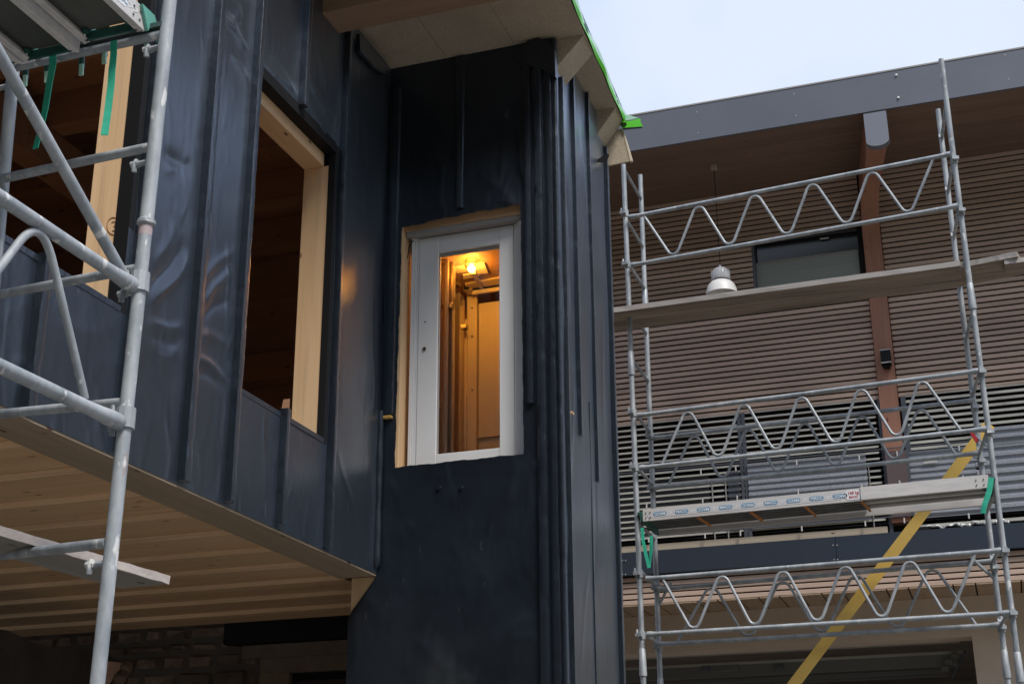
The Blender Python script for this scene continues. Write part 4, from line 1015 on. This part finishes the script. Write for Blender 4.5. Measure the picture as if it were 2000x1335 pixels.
# wooden planks on the upper level
def plank(name, pts_front, y_w, thick, label, grp, matf=OLDP, mate=OLDPE, seg=24):
    (a, b) = pts_front; a = Vector(a); b = Vector(b)
    d = (b-a).normalized(); s = Vector((-d.y, d.x, 0)).normalized()
    t = thing(name, label, 'plank', tuple((a+b)/2), grp)
    m = MB().beam(a+s*(y_w/2)+Vector((0,0,thick/2)), b+s*(y_w/2)+Vector((0,0,thick/2)), y_w-.004, thick-.002, side=s, seg=seg, jit=.002); m.build('board', matf, t)
    m = MB().beam(a+Vector((0,0,thick/2))-s*.002, b+Vector((0,0,thick/2))-s*.002, .006, thick, side=s, seg=seg, jit=.0022); m.build('sawn_edge', mate, t)
    return t
zP = 4.99
pa_ = az_(1150, 617, zP); pb_ = az_(1876, 519, zP)
plank('scaffold_plank', (pa_, pb_), .50, .05, 'long weathered timber plank running between both upper scaffold frames', 'scaffold planks')
pa_ = az_(1790, 540, zP+.055); pb_ = az_(1988, 501, zP+.055)
plank('scaffold_plank', (pa_, pb_), .44, .05, 'shorter grey plank end poking out right past the scaffold', 'scaffold planks')
pa_ = az_(1962, 516, zP+.01); pb_ = az_(2090, 500, zP+.01)
plank('scaffold_plank', (pa_, pb_), .22, .045, 'plank cut off by the right edge of the photo, at deck height', 'scaffold planks')

# yellow band
yb0 = on(1933, 828, 13.22); yb1 = on(1551, 1335, 13.22)
dd = (yb1-yb0); e = yb1+dd*((-H-yb1[2])/dd[2])
s_ = Vector((dd[2], 0, -dd[0])).normalized()
m = MB(); N = 60; vs = []
for i in range(N+1):
    t = i/N; c = Vector(yb0+(e-yb0)*t)+Vector((0, .01*math.sin(t*9), 0)); wv = .051+.002*math.sin(t*31)
    for a_, b_ in ((-1,-.006),(1,-.006),(1,.006),(-1,.006)): vs.append(c+s_*a_*wv+Vector((0,b_,0)))
fs = [(4*i+k, 4*i+(k+1)%4, 4*i+4+(k+1)%4, 4*i+4+k) for i in range(N) for k in range(4)]+[(3,2,1,0),(4*N,4*N+1,4*N+2,4*N+3)]
yo = m.add(vs, fs).build('yellow_board', YEL); tag(yo, 'long flat yellow board leaning diagonally behind the right scaffold', 'board')

# ---------- green straps
def strap(pts, wd, name='green_strap', twist=0, label='', grp='green straps', thick=.002, wdir=(1,0,0)):
    pts = [Vector(p) for p in pts]; vs = []; n = len(pts)
    W = Vector(wdir)
    for i, p in enumerate(pts):
        a = pts[max(0,i-1)]; b = pts[min(n-1,i+1)]; d = (b-a).normalized()
        ang = twist*i/(n-1); w_ = Matrix.Rotation(ang, 3, d) @ (W-d*W.dot(d)).normalized(); nr = d.cross(w_)
        for q in (-1, 1): vs.append(p+w_*wd/2*q+nr*thick); 
        for q in (1, -1): vs.append(p+w_*wd/2*q-nr*thick)
    fs = [(4*i+k, 4*i+(k+1)%4, 4*i+4+(k+1)%4, 4*i+4+k) for i in range(n-1) for k in range(4)]+[(3,2,1,0),(4*n-4,4*n-3,4*n-2,4*n-1)]
    o = MB().add(vs, fs).build(name, GREEN, smooth=False); tag(o, label, 'strap', grp); return o
def curve(pxs, y, n=6):
    P = [Vector(ay_(px, py, yy if isinstance(yy := y, (int, float)) else 0)) for (px, py) in pxs]; out = []
    for i in range(len(P)-1):
        for k in range(n): out.append(P[i].lerp(P[i+1], k/n))
    out.append(P[-1]); return out
strap(curve([(1254,1030),(1256,1055),(1262,1085),(1268,1108)], 12.30), .03, label='green strap looped under the left end of the aluminium deck')
strap(curve([(1272,1045),(1272,1070),(1268,1106)], 12.36), .03, label='thin green strap tail hanging against the left rear scaffold pole', twist=.6)
strap(curve([(1936,932),(1932,960),(1923,985),(1920,1002)], 12.12), .045, label='crumpled green strap hanging at the right end of the aluminium deck', twist=.5)

# ---------- left scaffold
slft = thing('scaffold', 'close galvanised scaffold pole and rails in front of the membrane wall at left', 'scaffold', (-2.65, 3.8, -H))
def OL(z): return Vector(ext(ay_(332, 0, 3.80), ay_(190, 1335, 3.80), z))
def IL(z): 
    y = np.interp(z, [1.07, 2.88], [4.14, 3.83]); return Vector((-3.37, y, z))
J = ay_(292, 434, 3.80)[2]
MB().path([OL(3.9), OL(J)], .0252, 18).build('standard', GALVL, slft, smooth=True)
MB().path([OL(J+.012), OL(J+.006), OL(J-.006), OL(J-.012)], .03, 18, radii=[.027,.033,.033,.027]).build('sleeve', GALVL, slft, smooth=True)
MB().path([OL(J), OL(-H)], .0238, 18).build('standard', GALVL, slft, smooth=True)
MB().path([OL(J-.012), OL(J-.05)], .0242, 16).build('red_mark', mat('reddish_paint_wear', (.36,.25,.26), .6, var=(.42,.36,.36), vscale=(30,30,30)), slft, smooth=True)
MB().path([IL(3.9), IL(-H)], .024, 14).build('standard', GALVL, slft, smooth=True)
tr = [((322,66),(8,137)), ((303,285),(0,350)), ((270,524),(0,575)), ((240,786),(0,808)), ((210,1060),(0,1084))]
for (p, q) in tr:
    a = ay_(*p, 3.80); b = at(*q, 0, -3.36)
    MB().tube(a, b, .0175, 12).build('transom', GALVL, slft, smooth=True)
# top transom is a channel: add its upper lip
a = ay_(322, 66, 3.80); b = at(8, 137, 0, -3.36)
MB().beam(Vector(a)+Vector((0,0,.03)), Vector(b)+Vector((0,0,.03)), .05, .02).build('transom_channel', mat('dark_green_grey_steel', (.05,.085,.075), .5, .3, var=(.12,.14,.13), vscale=(9,9,9)), slft)
# guard girders, running back past the camera's left
gp = []
def gl(p, q):
    a = Vector(ax_(*p, -2.655)); b = Vector(ax_(*q, -2.655)); d = b-a
    return a, a+d*((a.y-1.0)/(a.y-b.y))
ta, tb = gl((262,560), (0,385)); ba, bb = gl((232,824), (0,715))
for a, b in ((ta, tb), (ba, bb)):
    d = (b-a).normalized()
    MB().path([a-d*.03, a, a+d*.04, a+d*.10, a+d*.16, b], .0235, 14, radii=[.015,.028,.029,.025,.0225,.0225]).build('guard_rail', GALVL, slft, smooth=True)
# zigzag rod on it
pk = Vector(ax_(88, 458, -2.66)); p1_ = Vector(ax_(166, 778, -2.66)); p0_ = Vector(ax_(-8, 562, -2.66))
rowp = []
def bend(a, k, b, rr=.05, n=7):
    d1 = (a-k).normalized(); d2 = (b-k).normalized(); s = k+d1*rr; e_ = k+d2*rr
    return [s.lerp(k, t).lerp(k.lerp(e_, t), t) for t in np.linspace(0, 1, n)]
kk = k_up = pk+Vector((0, -.03, .060))
low1 = p1_; low0 = p0_+(p0_-pk)*.9
pitch_y = p1_.y-pk.y
pts = [low1]
ups = kk; cur = [p1_]
zl, zh = ba.z-.0, ta.z
seq = [p1_]; yy = p1_.y; top = True
ks = [p1_, kk]
y_ = kk.y
for i in range(7):
    y_ -= pitch_y*1.12
    ks.append(Vector((-2.66, y_, (ba.z+.015) if i % 2 == 0 else (ta.z-.02))))
outp = [ks[0]]
for i in range(1, len(ks)-1): outp += bend(ks[i-1], ks[i], ks[i+1], .16, 13)
outp.append(ks[-1])
MB().path(outp, .0135, 12).build('zigzag_rod', GALVL, slft, smooth=True)
# diagonal tube
a = Vector(ax_(238, 532, -2.68)); b = Vector(ax_(0, 108, -2.68)); b = a+(b-a)*2.6
MB().path([a, b], .020, 14).build('diagonal_brace', GALVL, slft, smooth=True)
# little hooks and wedges
def wedge(px, py, y, L=.07):
    a = Vector(ay_(px, py, y)); m = MB()
    m.path([a+Vector((L,0,.004)), a+Vector((0,0,0))], .011, 8); m.path([a+Vector((-.004,0,-.028)), a+Vector((0,-.006,.0)), a+Vector((.003,0,.016))], .010, 8)
    m.path([a+Vector((-.016,0,.0)), a+Vector((.012,0,.002))], .014, 8)
    return m.build('wedge_hook', GALVL, slft, smooth=True)
wedge(289, 98, 3.80); wedge(265, 322, 3.80); wedge(178, 1103, 3.80); wedge(-15, 176, 3.9); wedge(240, 575, 3.82, .05); wedge(222, 835, 3.82, .05)
coupler(OL(ta.z+.02), slft, (-1,-.5,0)); coupler(OL(ba.z+.02), slft, (-1,-.5,0))
# decks of the left scaffold (undersides seen)
ds = []
for i, (p, q) in enumerate((((283,62),(163,98)), ((155,103),(52,122)), ((44,125),(-60,150)))):
    a = Vector(ay_(*p, 3.77)); b = Vector(ay_(*q, 3.77)); x1, x0 = a.x, b.x; z0 = a.z-.0
    lab = ('narrow scaffold deck nearest the front pole with printed aluminium side', 'middle narrow scaffold deck overhead at top left', 'innermost narrow scaffold deck beside the inner pole')[i]
    t = thing('scaffold_deck', lab, 'scaffold deck', ((x0+x1)/2, 2.8, z0), 'narrow decks of the left scaffold')
    MB().box(x0+.012, x1-.012, .8, 3.74, z0+.035, z0+.05).build('deck_board', DECKU, t)
    MB().box(x1-.012, x1, .8, 3.77, z0, z0+.09, .002).build('side_rail', ALU, t)
    MB().box(x0, x0+.012, .8, 3.77, z0, z0+.09, .002).build('side_rail', ALU, t)
    MB().box(x1-.030, x1-.0125, .8, 3.765, z0, z0+.012, .002).build('rail_flange', ALU, t)
    MB().box(x0+.0125, x0+.030, .8, 3.765, z0, z0+.012, .002).build('rail_flange', ALU, t)
    MB().box(x0+.02, x1-.02, 3.745, 3.755, z0+.0, z0+.035).build('end_plate', GREENM, t)
    for xx in (x0+.035, x1-.045):
        MB().path([(xx, 3.72, z0+.02), (xx, 3.77, z0+.05), (xx, 3.84, z0+.045), (xx, 3.85, z0-.01)], .012, 8).build('deck_hook', GREENM, t, smooth=True)
        MB().beam((xx+.01, 3.835, z0-.005), (xx+.01, 3.84, z0-.05), .016, .008).build('lock_tab', GREENP, t)
    ds.append((t, x0, x1, z0))
t, x0, x1, z0 = ds[0]
MB().prism([(x1+.002, 3.72, z0+.085), (x1+.002, 3.80, z0+.085), (x1+.002, 3.88, z0-.0), (x1+.002, 3.84, z0-.0), (x1+.002, 3.79, z0+.05), (x1+.002, 3.77, z0+.0)], (.012, 0, 0)).build('end_bracket', mat('teal_paint', (.12,.38,.30), .5), t)
for dy in (.03, .07):
    for dz in (.025, .06): MB().path([(x1-.001, 3.76-dy, z0+dz), (x1+.003, 3.76-dy, z0+dz)], .005, 8).build('rivet', GPD, t)
stq = quad(.10, .05, WPRINT, 'sticker'); txo = text_mesh('MACC', .034, BLUE); cho = text_mesh('>>', .05, WPRINT, 'printed_arrows')
yst = ax_(232, 8, x1)[1]
for i in range(4):
    y = yst-i*.34
    put(stq, (x1+.0010, y, z0+.047), t, (0,1,0), name='sticker', nrm=(1,0,0)); put(txo, (x1+.0022, y, z0+.047), t, (0,1,0), nrm=(1,0,0)); put(cho, (x1+.0012, y+.085, z0+.047), t, (0,1,0), nrm=(1,0,0), name='printed_arrows')
# straps on the left
strap(curve([(103,108),(103,128),(96,165),(88,215),(77,262),(69,290)], 3.76), .030, label='long green strap hanging furthest left below the decks', twist=.3)
strap(curve([(222,80),(222,105),(220,128),(219,134),(217,165),(211,215),(204,264)], 3.74), .026, label='green strap hanging in front of the pale timber stud', twist=-.35)
# low plank
zz = 1.062
a = Vector(az_(330, 1140, zz)); b = Vector(az_(0, 1045, zz)); b = a+(b-a)*2.2
lp = thing('scaffold_plank', 'worn timber plank lying on the lowest left scaffold rail, end cut square', 'plank', tuple(a), 'scaffold planks')
d = (b-a).normalized(); s = Vector((d.y, -d.x, 0)).normalized()
if s.x > 0: s = -s
MB().beam(a+s*.115+Vector((0,0,.016)), b+s*.115+Vector((0,0,.016)), .222, .030, side=s, seg=30, jit=.001).build('board', OLDPY, lp)
MB().beam(a+Vector((0,0,.016)), b+Vector((0,0,.016)), .006, .032, side=s, seg=40, jit=.0015).build('sawn_edge', OLDPYE, lp)
